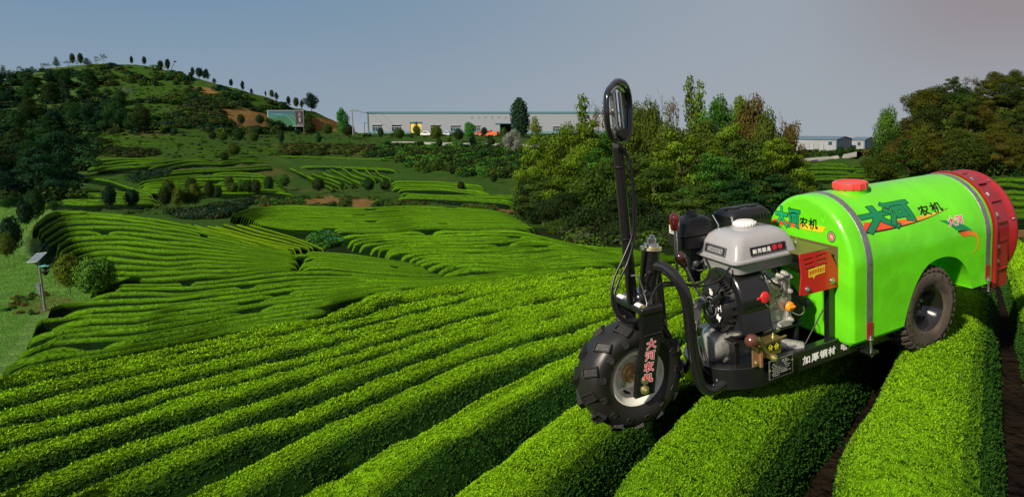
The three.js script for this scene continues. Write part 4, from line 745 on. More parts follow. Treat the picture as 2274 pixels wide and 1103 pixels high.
// --- red fan housing behind the tank
{
  const f = sub('fan_housing', sprayer), YC = .47;
  const dee = (r, yb) => { const s = new THREE.Shape(); s.moveTo(-r, yb); s.lineTo(-r, YC); s.absarc(0, YC, r, Math.PI, 0, true); s.lineTo(r, yb); s.closePath(); return s; };
  const flange = new THREE.ExtrudeGeometry(dee(.285, .225), { depth: .012, bevelEnabled: true, bevelSize: .004, bevelThickness: .004, bevelSegments: 2, curveSegments: 40 }); flange.rotateY(Math.PI / 2); flange.translate(1.878, 0, 0);
  const sh = dee(.262, .20); const ring = new THREE.ExtrudeGeometry(sh, { depth: .12, bevelEnabled: true, bevelSize: .008, bevelThickness: .008, bevelSegments: 3, curveSegments: 40 }); ring.rotateY(Math.PI / 2); ring.translate(1.886, 0, 0);
  part('flange', flange, M.red, f); part('shell', ring, M.red, f);
  const cyc = .445, cz = -.015;
  const collar = lathe([[.235, 1.985], [.262, 1.992], [.276, 2.005], [.284, 2.03], [.290, 2.055], [.300, 2.062], [.302, 2.072], [.292, 2.074], [.27, 2.06], [.22, 2.04], [.2, 2.0]], 96, 'x'); collar.translate(0, cyc, cz); part('collar', collar, M.red, f);
  const guard = []; for (let k = 1; k < 9; k++) guard.push(new THREE.TorusGeometry(.03 * k, .002, 6, 48).rotateY(Math.PI / 2).translate(2.062, cyc, cz)); part('fan_guard', guard, M.blackDull, f);
  for (let k = 0; k < 8; k++) { const a = k / 8 * Math.PI * 2; part('fan_blade', rbox(.03, .004, .17, 0, 0, 0, .001).rotateZ(.6).translate(0, 0, .12).rotateX(a).translate(2.02, cyc, cz), M.blackDull, f); }
  for (const a of [-.05, .42, .84, 1.24, 1.56]) {              // ribs and bolts round the shell
    const y = a < Math.PI / 2 - .1 ? YC + Math.cos(a) * .27 : .40, z = a < Math.PI / 2 - .1 ? Math.sin(a) * .27 : .270;
    part('bolt', hexBolt(V(1.905, y + .004, z + .006), V(-.5, Math.cos(a) * .6, Math.sin(a) * .6), .0085, .012), M.steel, f);
    const r = rbox(.115, .05, .004, 0, 0, 0, .001); r.rotateX(-a); part('rib', rbox(.10, .016, .004, 0, 0, 0, .001).rotateX(-a + Math.PI / 2).translate(1.945, YC + Math.cos(a + .16) * .276, Math.sin(a + .16) * .276), M.red, f);
  }
  part('bolt', hexBolt(V(1.905, .33, .274), V(-.4, 0, 1), .0085, .012), M.steel, f);
  part('rib', rbox(.10, .004, .02, 1.945, .285, .272, .001), M.red, f);
  for (const a of [.5, 1.3, 2.1]) part('bolt', hexBolt(V(2.05, cyc + Math.cos(a) * .293, cz + Math.sin(a) * .293), V(0, Math.cos(a), Math.sin(a)), .005, .008), M.steel, f);
}
// --- red belt guard beside the tank
{
  const g = sub('belt_guard', sprayer);
  const P = [[.655, .555], [.665, .478], [.655, .40], [.672, .394], [.862, .392], [.876, .404], [.876, .452], [.815, .553], [.66, .565]];
  const slot = (x, y) => [[x, y], [x + .055, y + .003], [x + .055, y + .011], [x, y + .008]];
  const pl = extrude(P, .004, .0008, [slot(.675, .532), slot(.742, .535), slot(.68, .512), slot(.747, .515), slot(.686, .492), slot(.752, .494)]); pl.translate(0, 0, .196);
  part('side_plate', pl, M.redPlate, g);
  part('top_plate', [rbox(.165, .004, .30, .738, .562, .05, .001), rbox(.005, .16, .30, .87, .48, .05, .001)], M.olive, g, 'olive drab top of the guard');
  for (const [x, y] of [[.695, .415], [.832, .424]]) part('bolt', [...hexBolt(V(x, y, .2008), V(0, 0, 1), .0085, .009)], M.steel, g);
  part('top_bolt', hexBolt(V(.80, .564, .02), V(0, 1, 0), .007, .012), M.steel, g);
  const tex = canvasTexture(256, 128, (c) => { c.fillStyle = '#e8c63a'; c.fillRect(2, 10, 250, 84); c.beginPath(); c.moveTo(60, 92); c.lineTo(76, 124); c.lineTo(108, 92); c.fill(); ['zhi', 'jia', 'zong', 'shen', 'yong', 'jin', 'ye'].filter((n) => GLYPH[n]).forEach((n, i) => glyph(c, n, 14 + i * 39, 26, 36, 52, 14, '#b03014')); });
  decal('sticker', g, quad(V(.700, .498, .2018), V(.793, .505, .2018), V(.793, .455, .2018), V(.700, .448, .2018)), tex, .4);
  part('pulley', [lathe([[.02, -.012], [.06, -.012], [.052, 0], [.06, .012], [.02, .012]], 40, 'x').translate(.74, .33, .03)], M.blackDull, g);
}
// --- engine
{
  const e = sub('engine', sprayer);
  // petrol tank: two pressed halves with a seam flange
  const half = (pts, seg = 8) => { const out = []; return pts; };
  const rr2 = (x0, x1, z0, z1, r) => { const s = new THREE.Shape(); s.moveTo(x0 + r, z0); s.lineTo(x1 - r, z0); s.quadraticCurveTo(x1, z0, x1, z0 + r); s.lineTo(x1, z1 - r); s.quadraticCurveTo(x1, z1, x1 - r, z1); s.lineTo(x0 + r, z1); s.quadraticCurveTo(x0, z1, x0, z1 - r); s.lineTo(x0, z0 + r); s.quadraticCurveTo(x0, z0, x0 + r, z0); return s.getPoints(10); };
  function loftY(levels) {                                     // levels: [y, x0, x1, z0, z1, r]
    const rings = levels.map(([y, ...a]) => rr2(...a).slice(0, -1).map((p) => V(p.x, y, p.y))), n = rings[0].length, pos = [], idx = [];
    rings.forEach((r) => r.forEach((p) => pos.push(p.x, p.y, p.z)));
    for (let k = 0; k + 1 < rings.length; k++) for (let i = 0; i < n; i++) { const a = k * n + i, b = k * n + (i + 1) % n; idx.push(a, a + n, b, b, a + n, b + n); }
    for (const [k, flip] of [[0, 1], [rings.length - 1, 0]]) { const c = pos.length / 3, q = rings[k].reduce((s, p) => s.add(p), V(0, 0, 0)).multiplyScalar(1 / n); pos.push(q.x, q.y, q.z); for (let i = 0; i < n; i++) { const a = k * n + i, b = k * n + (i + 1) % n; flip ? idx.push(c, a, b) : idx.push(c, b, a); } }
    const g = new THREE.BufferGeometry(); g.setAttribute('position', new THREE.Float32BufferAttribute(pos, 3)); g.setIndex(idx);
    return toCreasedNormals(g, .7);
  }
  part('petrol_tank', [loftY([[.500, .425, .695, -.115, .105, .03], [.508, .410, .706, -.128, .118, .035], [.545, .402, .714, -.134, .124, .035], [.552, .398, .718, -.138, .128, .035], [.553, .385, .731, -.150, .140, .04], [.560, .385, .731, -.150, .140, .04], [.563, .399, .717, -.137, .127, .035], [.610, .412, .702, -.124, .116, .04], [.636, .424, .690, -.112, .104, .045], [.650, .440, .672, -.096, .088, .05], [.657, .465, .648, -.07, .062, .05]])], M.tankGrey, e);
  const cap = V(.560, .655, -.025), ridge = []; for (let k = 0; k < 22; k++) { const a = k / 22 * Math.PI * 2; ridge.push(rbox(.006, .012, .008, 0, 0, 0, .002).rotateY(-a).translate(cap.x + Math.cos(a) * .046, cap.y + .014, cap.z + Math.sin(a) * .046)); }
  part('petrol_cap', [lathe([[0, .027], [.036, .026], [.042, .022], [.047, .018], [.047, .006], [.035, .0]], 40, 'y').translate(cap.x, cap.y, cap.z), ...ridge], M.capWhite, e);
  part('filler_collar', lathe([[.058, -.004], [.056, .004], [.03, .006]], 32, 'y').translate(cap.x, cap.y, cap.z), M.tankGrey, e);
  const lab = canvasTexture(512, 96, (g) => { g.fillStyle = '#0b0b0d'; g.fillRect(0, 0, 512, 96); g.strokeStyle = '#77777a'; g.lineWidth = 3; g.strokeRect(4, 4, 504, 88); ['nai', 'yong', 'jiu', 'shi'].forEach((n, i) => glyph(g, n, 36 + i * 66, 24, 58, 54, 13, '#ededed')); ['zong', 'shen'].forEach((n, i) => glyph(g, n, 310 + i * 82, 16, 74, 64, 14, '#e0232e')); });
  decal('label', e, quad(V(.470, .607, .1205), V(.650, .607, .1205), V(.650, .574, .1285), V(.470, .574, .1285)), lab, .3, false);
  const gb = canvasTexture(320, 128, (g) => { g.fillStyle = '#26282c'; g.fillRect(0, 0, 320, 128); g.strokeStyle = '#8f9296'; g.lineWidth = 5; g.strokeRect(8, 8, 304, 112); g.font = 'bold 76px sans-serif'; g.textAlign = 'center'; g.textBaseline = 'middle'; g.lineWidth = 9; g.strokeStyle = '#b9bcc0'; g.strokeText('GB225', 160, 66); g.fillStyle = '#202226'; g.fillText('GB225', 160, 66); });
  decal('model_label', e, quad(V(.4065, .606, -.085), V(.4065, .606, .058), V(.3965, .570, .058), V(.3965, .570, -.085)), gb, .35, false);
  // recoil starter: face towards the front wheel
  const c = V(.36, .375, .02);
  const shroud = new THREE.Shape(); shroud.absarc(0, 0, .118, Math.PI * 1.08, -Math.PI * .08, true); shroud.lineTo(.128, -.10); shroud.quadraticCurveTo(.08, -.135, 0, -.135); shroud.quadraticCurveTo(-.08, -.135, -.128, -.10); shroud.closePath();
  const sg = new THREE.ExtrudeGeometry(shroud, { depth: .115, bevelEnabled: true, bevelSize: .016, bevelThickness: .016, bevelSegments: 5, curveSegments: 32 }); sg.rotateY(Math.PI / 2); sg.translate(.418, c.y + .015, c.z); part('fan_shroud', sg, M.black, e);
  part('recoil_cover', [lathe([[0, .352], [.040, .352], [.045, .356], [.046, .356], [.052, .352], [.066, .354], [.082, .362], [.092, .376], [.097, .395], [.104, .40], [.106, .412]], 64, 'x').translate(0, c.y, c.z)], M.plastic, e);
  const fins = []; for (let k = 0; k < 44; k++) { const a = k / 44 * Math.PI * 2; if (Math.sin(a) > .75 && k % 2) continue; for (const x of [.383, .403]) fins.push(rbox(.015, .016, .0042, 0, 0, 0, .001).translate(0, .099, 0).rotateX(a).translate(x, c.y, c.z)); }
  part('cooling_fins', fins, M.plastic, e);
  const rec = canvasTexture(256, 256, (g) => { g.translate(128, 128); g.strokeStyle = '#c8c8c8'; g.lineWidth = 4; g.beginPath(); g.arc(0, 0, 58, 0, 7); g.stroke(); g.lineWidth = 9; g.strokeStyle = '#e0e0e0'; for (const s of [[[-14, -34], [4, -22], [-8, -4], [18, -10], [4, 8], [20, 30]], [[-24, 18], [-6, 10], [-10, 40]], [[14, -40], [26, -28]]]) { g.beginPath(); s.forEach((p, i) => (i ? g.lineTo(...p) : g.moveTo(...p))); g.stroke(); } ['tian', 'zhong', 'gong', 'shiz', 'dian'].filter((n) => GLYPH[n]).forEach((n, i) => { g.save(); g.rotate(rad(120 - i * 38)); g.translate(0, -92); g.rotate(Math.PI); glyph(g, n, -20, -20, 40, 40, 15, '#f2f2f2'); g.restore(); }); });
  const rc = new THREE.CircleGeometry(.084, 40); rc.rotateY(-Math.PI / 2); rc.scale(1, 1, 1); rc.translate(.3495, c.y, c.z); decal('recoil_print', e, rc, rec, .4);
  part('pull_handle', [tube([V(.345, .40, .06), V(.338, .425, .09), V(.342, .452, .118)], .013, 20, 10), rbox(.03, .016, .03, .36, .40, .07, .004)], M.plastic, e);
  const warn = canvasTexture(128, 128, (g) => { g.fillStyle = '#e6e6e2'; g.fillRect(0, 0, 128, 128); g.strokeStyle = '#222'; g.lineWidth = 9; for (const s of [[[24, 96], [104, 70]], [[44, 60], [96, 30]], [[50, 84], [78, 44]]]) { g.beginPath(); g.moveTo(...s[0]); g.lineTo(...s[1]); g.stroke(); } });
  decal('warning_sticker', e, quad(V(.478, .345, .1500), V(.516, .345, .1500), V(.516, .308, .1500), V(.478, .308, .1500)), warn, .5, false);
  // cast block, head, sump
  part('crankcase', [rbox(.135, .20, .20, .612, .35, .02, .012, 3), rbox(.15, .028, .225, .60, .268, .02, .004), rbox(.05, .05, .02, .58, .44, .122, .008), rbox(.012, .17, .012, .658, .36, .122, .004), rbox(.012, .17, .012, .672, .36, .118, .004), rbox(.04, .07, .02, .65, .43, .12, .008), rbox(.06, .05, .018, .585, .31, .121, .01)], M.cast, e);
  for (const [x, y] of [[.66, .46], [.66, .40], [.585, .452], [.60, .27], [.665, .28], [.615, .47], [.64, .475]]) part('case_bolt', [bar(V(x, y, .115), V(x, y, .137), .013, .011), ...hexBolt(V(x, y, .137), V(0, 0, 1), .007, .008)], M.cast, e);
  const fins2 = []; for (let k = 0; k < 6; k++) fins2.push(rbox(.13, .004, .12, .61, .40 + k * .016, -.14, .001)); part('cylinder_fins', [rbox(.11, .10, .10, .61, .44, -.12, .01), ...fins2], M.cast, e);
  part('drain_plug', hexBolt(V(.585, .262, .133), V(0, 0, 1), .012, .014), M.steel, e);
  part('governor_arm', [tube([V(.56, .455, .13), V(.575, .43, .145), V(.60, .42, .14), V(.625, .40, .145)], .003, 20, 6), tube([V(.54, .50, .12), V(.545, .44, .142), V(.57, .40, .148), V(.60, .385, .145), V(.585, .42, .148)], .0022, 30, 6), rbox(.035, .045, .004, .563, .435, .134, .001).rotateZ(0)], M.steel, e);
  part('black_wiring', [tube([V(.53, .50, .13), V(.56, .46, .15), V(.60, .43, .146), V(.605, .40, .146), V(.57, .395, .15)], .0035, 30, 6), tube([V(.60, .50, .12), V(.62, .46, .14), V(.60, .42, .15)], .003, 20, 6)], M.cable, e);
  part('stop_switch', [lathe([[0, .012], [.020, .012], [.023, .006], [.023, 0]], 28, 'z').translate(.516, .408, .146), rbox(.022, .008, .01, .488, .410, .152, .002)], M.plugRed, e, 'round red stop switch');
  part('switch_wire', tube([V(.516, .39, .150), V(.525, .372, .156), V(.548, .366, .152), V(.575, .372, .145)], .0022, 24, 6), M.steel, e);
  part('oil_cap', [lathe([[0, .018], [.015, .018], [.020, .012], [.020, 0]], 20, 'z').translate(.660, .335, .127), rbox(.034, .010, .012, .660, .335, .146, .003).rotateZ(.0)], M.orange, e, 'orange oil filler cap');
  part('side_cover', [lathe([[.0, 0], [.06, 0], [.066, -.02], [.066, -.06]], 36, 'z').translate(.715, .31, .10), bar(V(.69, .30, .07), V(.82, .30, .07), .022)], M.blackDull, e);
  part('cover_chain', tube([V(.665, .312, .14), V(.69, .298, .155), V(.72, .303, .15), V(.745, .312, .12)], .003, 24, 6), M.steel, e);
  part('gearbox', [rbox(.16, .12, .16, .44, .20, -.01, .03, 3), lathe([[0, -.10], [.055, -.10], [.06, -.08], [.06, .02]], 28, 'x').translate(.42, .21, .02), bar(V(.60, .185, .10), V(.70, .155, .16), .028)], M.cast, e);
  // air cleaner on the far side
  part('air_cleaner', [loftY([[.575, .325, .475, -.235, -.115, .03], [.582, .318, .482, -.242, -.108, .03], [.625, .318, .482, -.242, -.108, .03], [.628, .322, .478, -.238, -.112, .03], [.632, .318, .482, -.242, -.108, .03], [.683, .326, .474, -.234, -.116, .035], [.697, .342, .458, -.218, -.132, .04], [.700, .36, .44, -.2, -.15, .035]])], M.plastic, e);
  part('cleaner_knob', [lathe([[0, .018], [.018, .018], [.028, .006], [.03, 0]], 24, 'y').translate(.40, .698, -.175), rbox(.05, .018, .01, .40, .712, -.175, .004).rotateY(0)], M.plastic, e);
  const ac = canvasTexture(128, 128, (g) => { g.fillStyle = '#d8d8d6'; g.fillRect(0, 0, 128, 128); g.fillStyle = '#222'; g.fillRect(16, 20, 50, 16); g.fillRect(16, 48, 90, 10); g.fillRect(60, 70, 50, 14); g.fillRect(20, 98, 84, 12); });
  decal('cleaner_sticker', e, quad(V(.3165, .670, -.212), V(.3165, .670, -.168), V(.3165, .636, -.168), V(.3165, .636, -.212)), ac, .5, false);
  part('cleaner_clip', [bar(V(.476, .70, -.13), V(.486, .66, -.104), .003), bar(V(.486, .66, -.104), V(.483, .60, -.106), .003)], M.steel, e);
  part('carburettor', [rbox(.06, .11, .08, .40, .52, -.17, .012), bar(V(.37, .50, -.13), V(.43, .53, -.10), .012), lathe([[0, .0], [.028, 0], [.03, .04], [.02, .05]], 20, 'y').translate(.40, .43, -.17), ...hexBolt(V(.375, .50, -.125), V(0, 0, 1), .01, .014), bar(V(.44, .54, -.12), V(.50, .52, -.08), .018)], M.blackDull, e);
  part('carburettor_lever', [...hexBolt(V(.38, .515, -.118), V(-.3, 0, 1), .009, .012), ...hexBolt(V(.42, .50, -.118), V(0, 0, 1), .007, .01), tube([V(.36, .50, -.12), V(.39, .485, -.11), V(.43, .49, -.11)], .004, 16, 6)], M.steel, e);
  const mslots = []; for (let k = 0; k < 12; k++) { mslots.push(rbox(.004, .028, .004, .575 + k * .018, .665, -.118, .001)); mslots.push(rbox(.004, .028, .004, .563, .665, -.13 - k * .013, .001)); }
  part('muffler_guard', [loftY([[.60, .568, .790, -.275, -.122, .02], [.645, .565, .793, -.278, -.120, .02], [.680, .572, .786, -.270, -.126, .03], [.697, .592, .766, -.25, -.146, .03], [.699, .61, .75, -.23, -.16, .03]]), rbox(.19, .005, .018, .68, .701, -.2, .002), rbox(.04, .008, .02, .63, .702, -.18, .002), rbox(.04, .008, .02, .72, .702, -.18, .002), ...mslots], M.plastic, e);
}
// --- levers, clutch and cables
{
  for (const [label, a, b, k0, k1, mtl, foot] of [['tall gear lever with a maroon knob', V(.245, .745, -.05), V(.248, .520, -.05), .021, .016, M.maroon, V(.27, .30, -.03)], ['short gear lever with a dark brown knob', V(.253, .592, -.045), V(.290, .512, -.045), .024, .012, M.brown, V(.345, .40, -.03)]]) {
    const l = sub('gear_lever', sprayer); l.userData.label = label;
    const d = b.clone().sub(a).normalize(), kb = a.clone().addScaledVector(d, .062);
    const q = new THREE.Quaternion().setFromUnitVectors(V(0, -1, 0), d);
    const kn = lathe([[0, .006], [k0 * .55, .003], [k0 * .92, -.008], [k0, -.02], [k1, -.062], [0, -.064]], 28, 'y'); kn.applyQuaternion(q); kn.translate(a.x, a.y, a.z); part('knob', kn, mtl, l);
    part('rod', [bar(kb, b, .0062), bar(b, foot, .0062)], M.steel, l);
  }
  const p = sub('lever_bracket', sprayer);
  part('bracket', [extrude([[.27, .30], [.30, .40], [.32, .405], [.34, .395], [.315, .29]], .006, .001).translate(0, 0, -.02)], M.galva, p); part('bracket_bolt', [...hexBolt(V(.297, .385, -.013), V(0, 0, 1), .007, .008), ...hexBolt(V(.305, .31, -.013), V(0, 0, 1), .007, .008), ...hexBolt(V(.335, .40, -.013), V(0, 0, 1), .011, .02)], M.steel, p);
  const c = sub('clutch_control', sprayer); c.userData.label = 'gold clutch box with a brown ball lever and yellow characters';
  part('box', [rbox(.105, .058, .05, .495, .222, .185, .004), rbox(.115, .006, .056, .495, .253, .185, .002)], M.gold, c);
  part('side_bracket', [extrude([[.405, .175], [.405, .243], [.412, .25], [.435, .25], [.435, .175]], .006, .001).translate(0, 0, .205), rbox(.012, .09, .04, .441, .21, .2, .002)], M.copper, c);
  part('bracket_bolt', [...hexBolt(V(.42, .237, .212), V(0, 0, 1), .006, .006), ...hexBolt(V(.42, .187, .212), V(0, 0, 1), .006, .003), ...hexBolt(V(.46, .256, .18), V(0, 1, 0), .006, .01), ...hexBolt(V(.53, .256, .18), V(0, 1, 0), .006, .01)], M.zinc, c);
  part('arm', [bar(V(.425, .262, .218), V(.488, .196, .218), .009, .007), bar(V(.488, .196, .18), V(.488, .196, .235), .013), bar(V(.545, .245, .19), V(.58, .252, .2), .005)], M.gold, c);
  part('arm_bolt', hexBolt(V(.488, .196, .235), V(0, 0, 1), .010, .01), M.zinc, c);
  const ball = lathe([[0, .0], [.014, .003], [.024, .014], [.027, .028], [.024, .044], [.012, .078], [0, .08]], 28, 'y'); ball.applyQuaternion(new THREE.Quaternion().setFromUnitVectors(V(0, 1, 0), V(.62, -.42, .0).normalize())); ball.translate(.372, .298, .218); part('ball_knob', ball, M.ball, c);
  const tex = canvasTexture(192, 96, (g) => { g.fillStyle = '#17180f'; g.fillRect(0, 0, 192, 96); glyph(g, 'fen', 10, 10, 78, 76, 15, '#e6dc2a'); glyph(g, 'hez', 104, 10, 78, 76, 15, '#e6dc2a'); });
  decal('marking', c, quad(V(.475, .243, .2108), V(.538, .243, .2108), V(.538, .213, .2108), V(.475, .213, .2108)), tex, .4, false);
  const k1 = sub('control_cable', sprayer);
  part('cable', tube([[-.008, 1.02, .03], [.010, .99, .043], [.022, .90, .045], [.022, .80, .045], [.014, .72, .045], [-.03, .64, .05], [-.075, .575, .06], [-.09, .535, .07], [-.085, .47, .08], [-.05, .425, .085], [.0, .420, .09], [.045, .45, .085], [.08, .497, .06], [.13, .51, .05], [.20, .50, .06], [.27, .505, .09], [.31, .535, .08], [.35, .56, .0]].map((q) => V(...q)), .0048, 160, 8), M.cable, k1);
  const k2 = sub('control_cable', sprayer);
  part('cable', tube([[.0, 1.02, .035], [.016, .97, .046], [.027, .86, .046], [.027, .76, .046], [.018, .70, .046], [-.015, .62, .05], [-.06, .56, .06], [-.082, .515, .072], [-.07, .455, .082], [-.03, .423, .09], [.02, .44, .088], [.06, .48, .07], [.11, .52, .052], [.18, .512, .055], [.26, .49, .085], [.33, .505, .11], [.39, .54, .10]].map((q) => V(...q)), .0048, 160, 8), M.cable, k2);
  const k3 = sub('control_cable', sprayer);
  part('cable', tube([[.30, .33, .0], [.27, .24, .03], [.27, .17, .06], [.30, .13, .10], [.36, .112, .14], [.43, .12, .17], [.47, .15, .18]].map((q) => V(...q)), .0042, 60, 8), M.cable, k3);
  part('brake_rod', [bar(V(.262, .31, .02), V(.295, .115, .07), .003)], M.steel, k3);
  part('drive_belt', [tube([V(.36, .22, -.02), V(.31, .18, -.02), V(.36, .13, -.02), V(.44, .15, -.02)], .008, 24, 6, true)], M.blackDull, k3);
}
// ------------------------------------------------------------------ buildings, billboard, lamp, vehicles
const B = {
  white: mat(.235, .265, .315, .8, 0, { map: noiseTexture(256, 6, .86, 1, 4) }), blueTrim: mat(.06, .17, .22, .5), plinth: mat(.10, .19, .24, .7), glass: mat(.03, .07, .10, .12), frame: mat(.28, .31, .33, .5), yellow: mat(.62, .50, .12, .6), dark: mat(.012, .013, .015, .8),
  roofBlue: mat(.09, .15, .21, .6), wallBlue: mat(.24, .32, .39, .6), wallPale: mat(.28, .30, .33, .7, 0, { map: noiseTexture(256, 6, .85, 1, 4) }), post: mat(.12, .13, .13, .6), steelBlue: mat(.08, .18, .32, .5),
};
// the long factory on the plateau: its long wall faces the camera
{
  const L = G(817, 300), R = G(1268, 296), z = 226;
  const a = at(817, 297, z), len = (1440 - 817) / F * z, hgt = 47 / F * z, f = base('factory', V(a.x, a.y - .6, a.z));
  tag(f, 'long white factory hall with a blue roof line behind the tea fields', 'factory');
  const dep = 24, H0 = hgt + .6;
  const wx = (u) => (u - 817) / F * z;
  // wall panels between the openings are separate so that the windows lie in real openings
  const openings = [[827, 848, 277.5, 292], [870, 890.5, 277.5, 292], [911, 935.5, 272, 300], [956, 978, 278, 293], [1000.5, 1022, 279, 292.5], [1049, 1066, 279, 291], [1101, 1136, 274.5, 299], [1180, 1203, 281, 296], [1228, 1246, 281, 294], [1290, 1312, 281, 294]];
  const wall = new THREE.Shape(); wall.moveTo(0, 0); wall.lineTo(len, 0); wall.lineTo(len, H0); wall.lineTo(0, H0); wall.closePath();
  const wy = (v) => (297 - v) / F * z + .6;
  for (const [u0, u1, v0, v1] of openings) { const p = new THREE.Path(); const y0 = Math.max(.02, wy(v1)), y1 = wy(v0); p.moveTo(wx(u0), y0); p.lineTo(wx(u1), y0); p.lineTo(wx(u1), y1); p.lineTo(wx(u0), y1); p.closePath(); wall.holes.push(p); }
  const g = new THREE.ExtrudeGeometry(wall, { depth: .35, bevelEnabled: false }); g.translate(0, 0, -.35);
  part('wall', [g, new THREE.BoxGeometry(.35, H0, dep - .7).translate(.175, H0 / 2, -dep / 2), new THREE.BoxGeometry(.35, H0, dep - .7).translate(len - .175, H0 / 2, -dep / 2), new THREE.BoxGeometry(len, H0, .35).translate(len / 2, H0 / 2, -dep + .175)], B.white, f);
  part('roof', new THREE.BoxGeometry(len + .4, .3, dep + .4).translate(len / 2, H0 + .15, -dep / 2), B.blueTrim, f);
  part('fascia', [new THREE.BoxGeometry(len + .5, .42, .18).translate(len / 2, H0 - .12, .11), new THREE.BoxGeometry(.32, H0, .18).translate(.1, H0 / 2, .11)], B.blueTrim, f);
  let x0 = 0; const skirt = []; for (const [u0, u1, , v1] of openings) if (v1 > 297.5) { skirt.push([x0, wx(u0)]); x0 = wx(u1); } skirt.push([x0, len]);
  part('plinth', skirt.map(([p, q]) => new THREE.BoxGeometry(q - p, 1.5, .12).translate((p + q) / 2, .75, .08)), B.plinth, f);
  for (const [u0, u1, v0, v1] of openings) {
    const p = wx(u0), q = wx(u1), y0 = Math.max(.02, wy(v1)), y1 = wy(v0), w = q - p, hh = y1 - y0;
    if (v1 > 297.5) {
      if (u0 < 1000) { const d = part('door', new THREE.BoxGeometry(w, hh, .1).translate((p + q) / 2, (y0 + y1) / 2, -.2), B.yellow, f); part('lintel', new THREE.BoxGeometry(w + .3, .35, .3).translate((p + q) / 2, y1 + .1, .16), B.blueTrim, d); }
      else { const d = part('gateway', new THREE.BoxGeometry(w, hh, .1).translate((p + q) / 2, (y0 + y1) / 2, -3), B.dark, f, 'dark open gateway'); part('sliding_door', new THREE.BoxGeometry(w * .26, hh, .12).translate(p + w * .13, (y0 + y1) / 2, -.1), B.white, d); part('lintel', new THREE.BoxGeometry(w + .3, .3, .3).translate((p + q) / 2, y1 + .1, .16), B.blueTrim, d); }
    } else {
      const win = sub('window', f); part('pane', new THREE.BoxGeometry(w, hh, .04).translate((p + q) / 2, (y0 + y1) / 2, -.22), B.glass, win);
      const fr = []; for (let k = 1; k < 4; k++) fr.push(new THREE.BoxGeometry(.09, hh, .08).translate(lerp(p, q, k / 4), (y0 + y1) / 2, -.16)); fr.push(new THREE.BoxGeometry(w, .16, .08).translate((p + q) / 2, y1 - hh * .27, -.15)); fr.push(new THREE.BoxGeometry(w + .2, .18, .3).translate((p + q) / 2, y1 + .12, .16));
      part('frame', fr, B.frame, win);
    }
  }
  const names = ['jin', 'sha', 'shiz', 'ming', 'cha', 'ye'];
  names.forEach((n, i) => { const tx = canvasTexture(64, 64, (c) => glyph(c, n, 4, 4, 56, 56, 7, '#6f6a5a')); const u = 1049 + i * 14.9, s = 8.2 / F * z; decal('sign_letter', f, quad(V(wx(u) - s / 2, wy(257), .02), V(wx(u) + s / 2, wy(257), .02), V(wx(u) + s / 2, wy(265.2), .02), V(wx(u) - s / 2, wy(265.2), .02)), tx, .6); });
  part('canopy', [new THREE.BoxGeometry(1.4, .15, 4).translate(-.7, wy(273), -2), new THREE.BoxGeometry(.12, wy(273), .12).translate(-1.3, wy(273) / 2, -.2)], B.dark, f);
}
// blue-roofed sheds on the right
function shed(u0, u1, vEave, vBase, z, depthM, label, wallM, gableM, turn) {
  const a = at(u0, vBase, z), len = (u1 - u0) / F * z, h = (vBase - vEave) / F * z, f = base('shed', V(a.x, a.y - .3, a.z), turn);
  tag(f, label, 'shed', 'blue-roofed sheds beside the right hill');
  const H0 = h + .3, D = depthM, ridge = .7;
  part('wall', [new THREE.BoxGeometry(len, H0, .2).translate(len / 2, H0 / 2, -.1), new THREE.BoxGeometry(len, H0, .2).translate(len / 2, H0 / 2, -D + .1), new THREE.BoxGeometry(.2, H0, D - .4).translate(.1, H0 / 2, -D / 2)], wallM, f);
  const gable = extrude([[0, 0], [D, 0], [D, H0], [D / 2, H0 + ridge], [0, H0]], .2, 0); gable.rotateY(Math.PI / 2); gable.translate(len - .2 + .01, 0, 0);
  part('gable_wall', gable, gableM, f);
  const sl = Math.hypot(D / 2, ridge), an = Math.atan2(ridge, D / 2);
  part('roof', [new THREE.BoxGeometry(len + .8, .18, sl + .5).rotateX(an).translate(len / 2, H0 + ridge / 2 + .12, -D / 4), new THREE.BoxGeometry(len + .8, .18, sl + .5).rotateX(-an).translate(len / 2, H0 + ridge / 2 + .12, -3 * D / 4)], B.roofBlue, f);
  part('corner_trim', [new THREE.BoxGeometry(.25, H0, .25).translate(len + .08, H0 / 2, .06), new THREE.BoxGeometry(.25, H0, .25).translate(len + .08, H0 / 2, -D)], B.steelBlue, f);
  part('ridge_seams', Array.from({ length: 5 }, (_, k) => new THREE.BoxGeometry(.04, H0, .08).translate(len + .06, H0 / 2, -D * (k + 1) / 6)), B.steelBlue, f);
  return { f, len, H0, D };
}
{
  const { f, len, H0 } = shed(1730, 1862, 309, 332, 205, 15, 'pale shed with a blue roof and small side doors, left of two', B.wallPale, B.wallBlue, rad(-26));
  for (const k of [.42, .58, .75]) { const d = part('door', new THREE.BoxGeometry(1.3, 2, .06).translate(len * k, 1.3, .04), B.frame, f); part('frame', [new THREE.BoxGeometry(.1, 2.1, .1).translate(len * k - .7, 1.35, .06), new THREE.BoxGeometry(.1, 2.1, .1).translate(len * k + .7, 1.35, .06)], B.post, d); }
  const w = part('window', new THREE.BoxGeometry(1.1, 1, .06).translate(len * .90, H0 - 1, .04), B.glass, f); part('frame', new THREE.BoxGeometry(1.3, .12, .12).translate(len * .90, H0 - .45, .06), B.frame, w);
  const s2 = shed(1890, 1920, 311, 331, 214, 13, 'smaller pale shed half hidden behind the right hill', B.wallPale, B.wallBlue, rad(-26));
  const w2 = part('window', new THREE.BoxGeometry(.9, 1.1, .06).translate(s2.len * .62, s2.H0 - 1.1, .04), B.glass, s2.f); part('frame', new THREE.BoxGeometry(1.1, .12, .12).translate(s2.len * .62, s2.H0 - .5, .06), B.frame, w2);
}
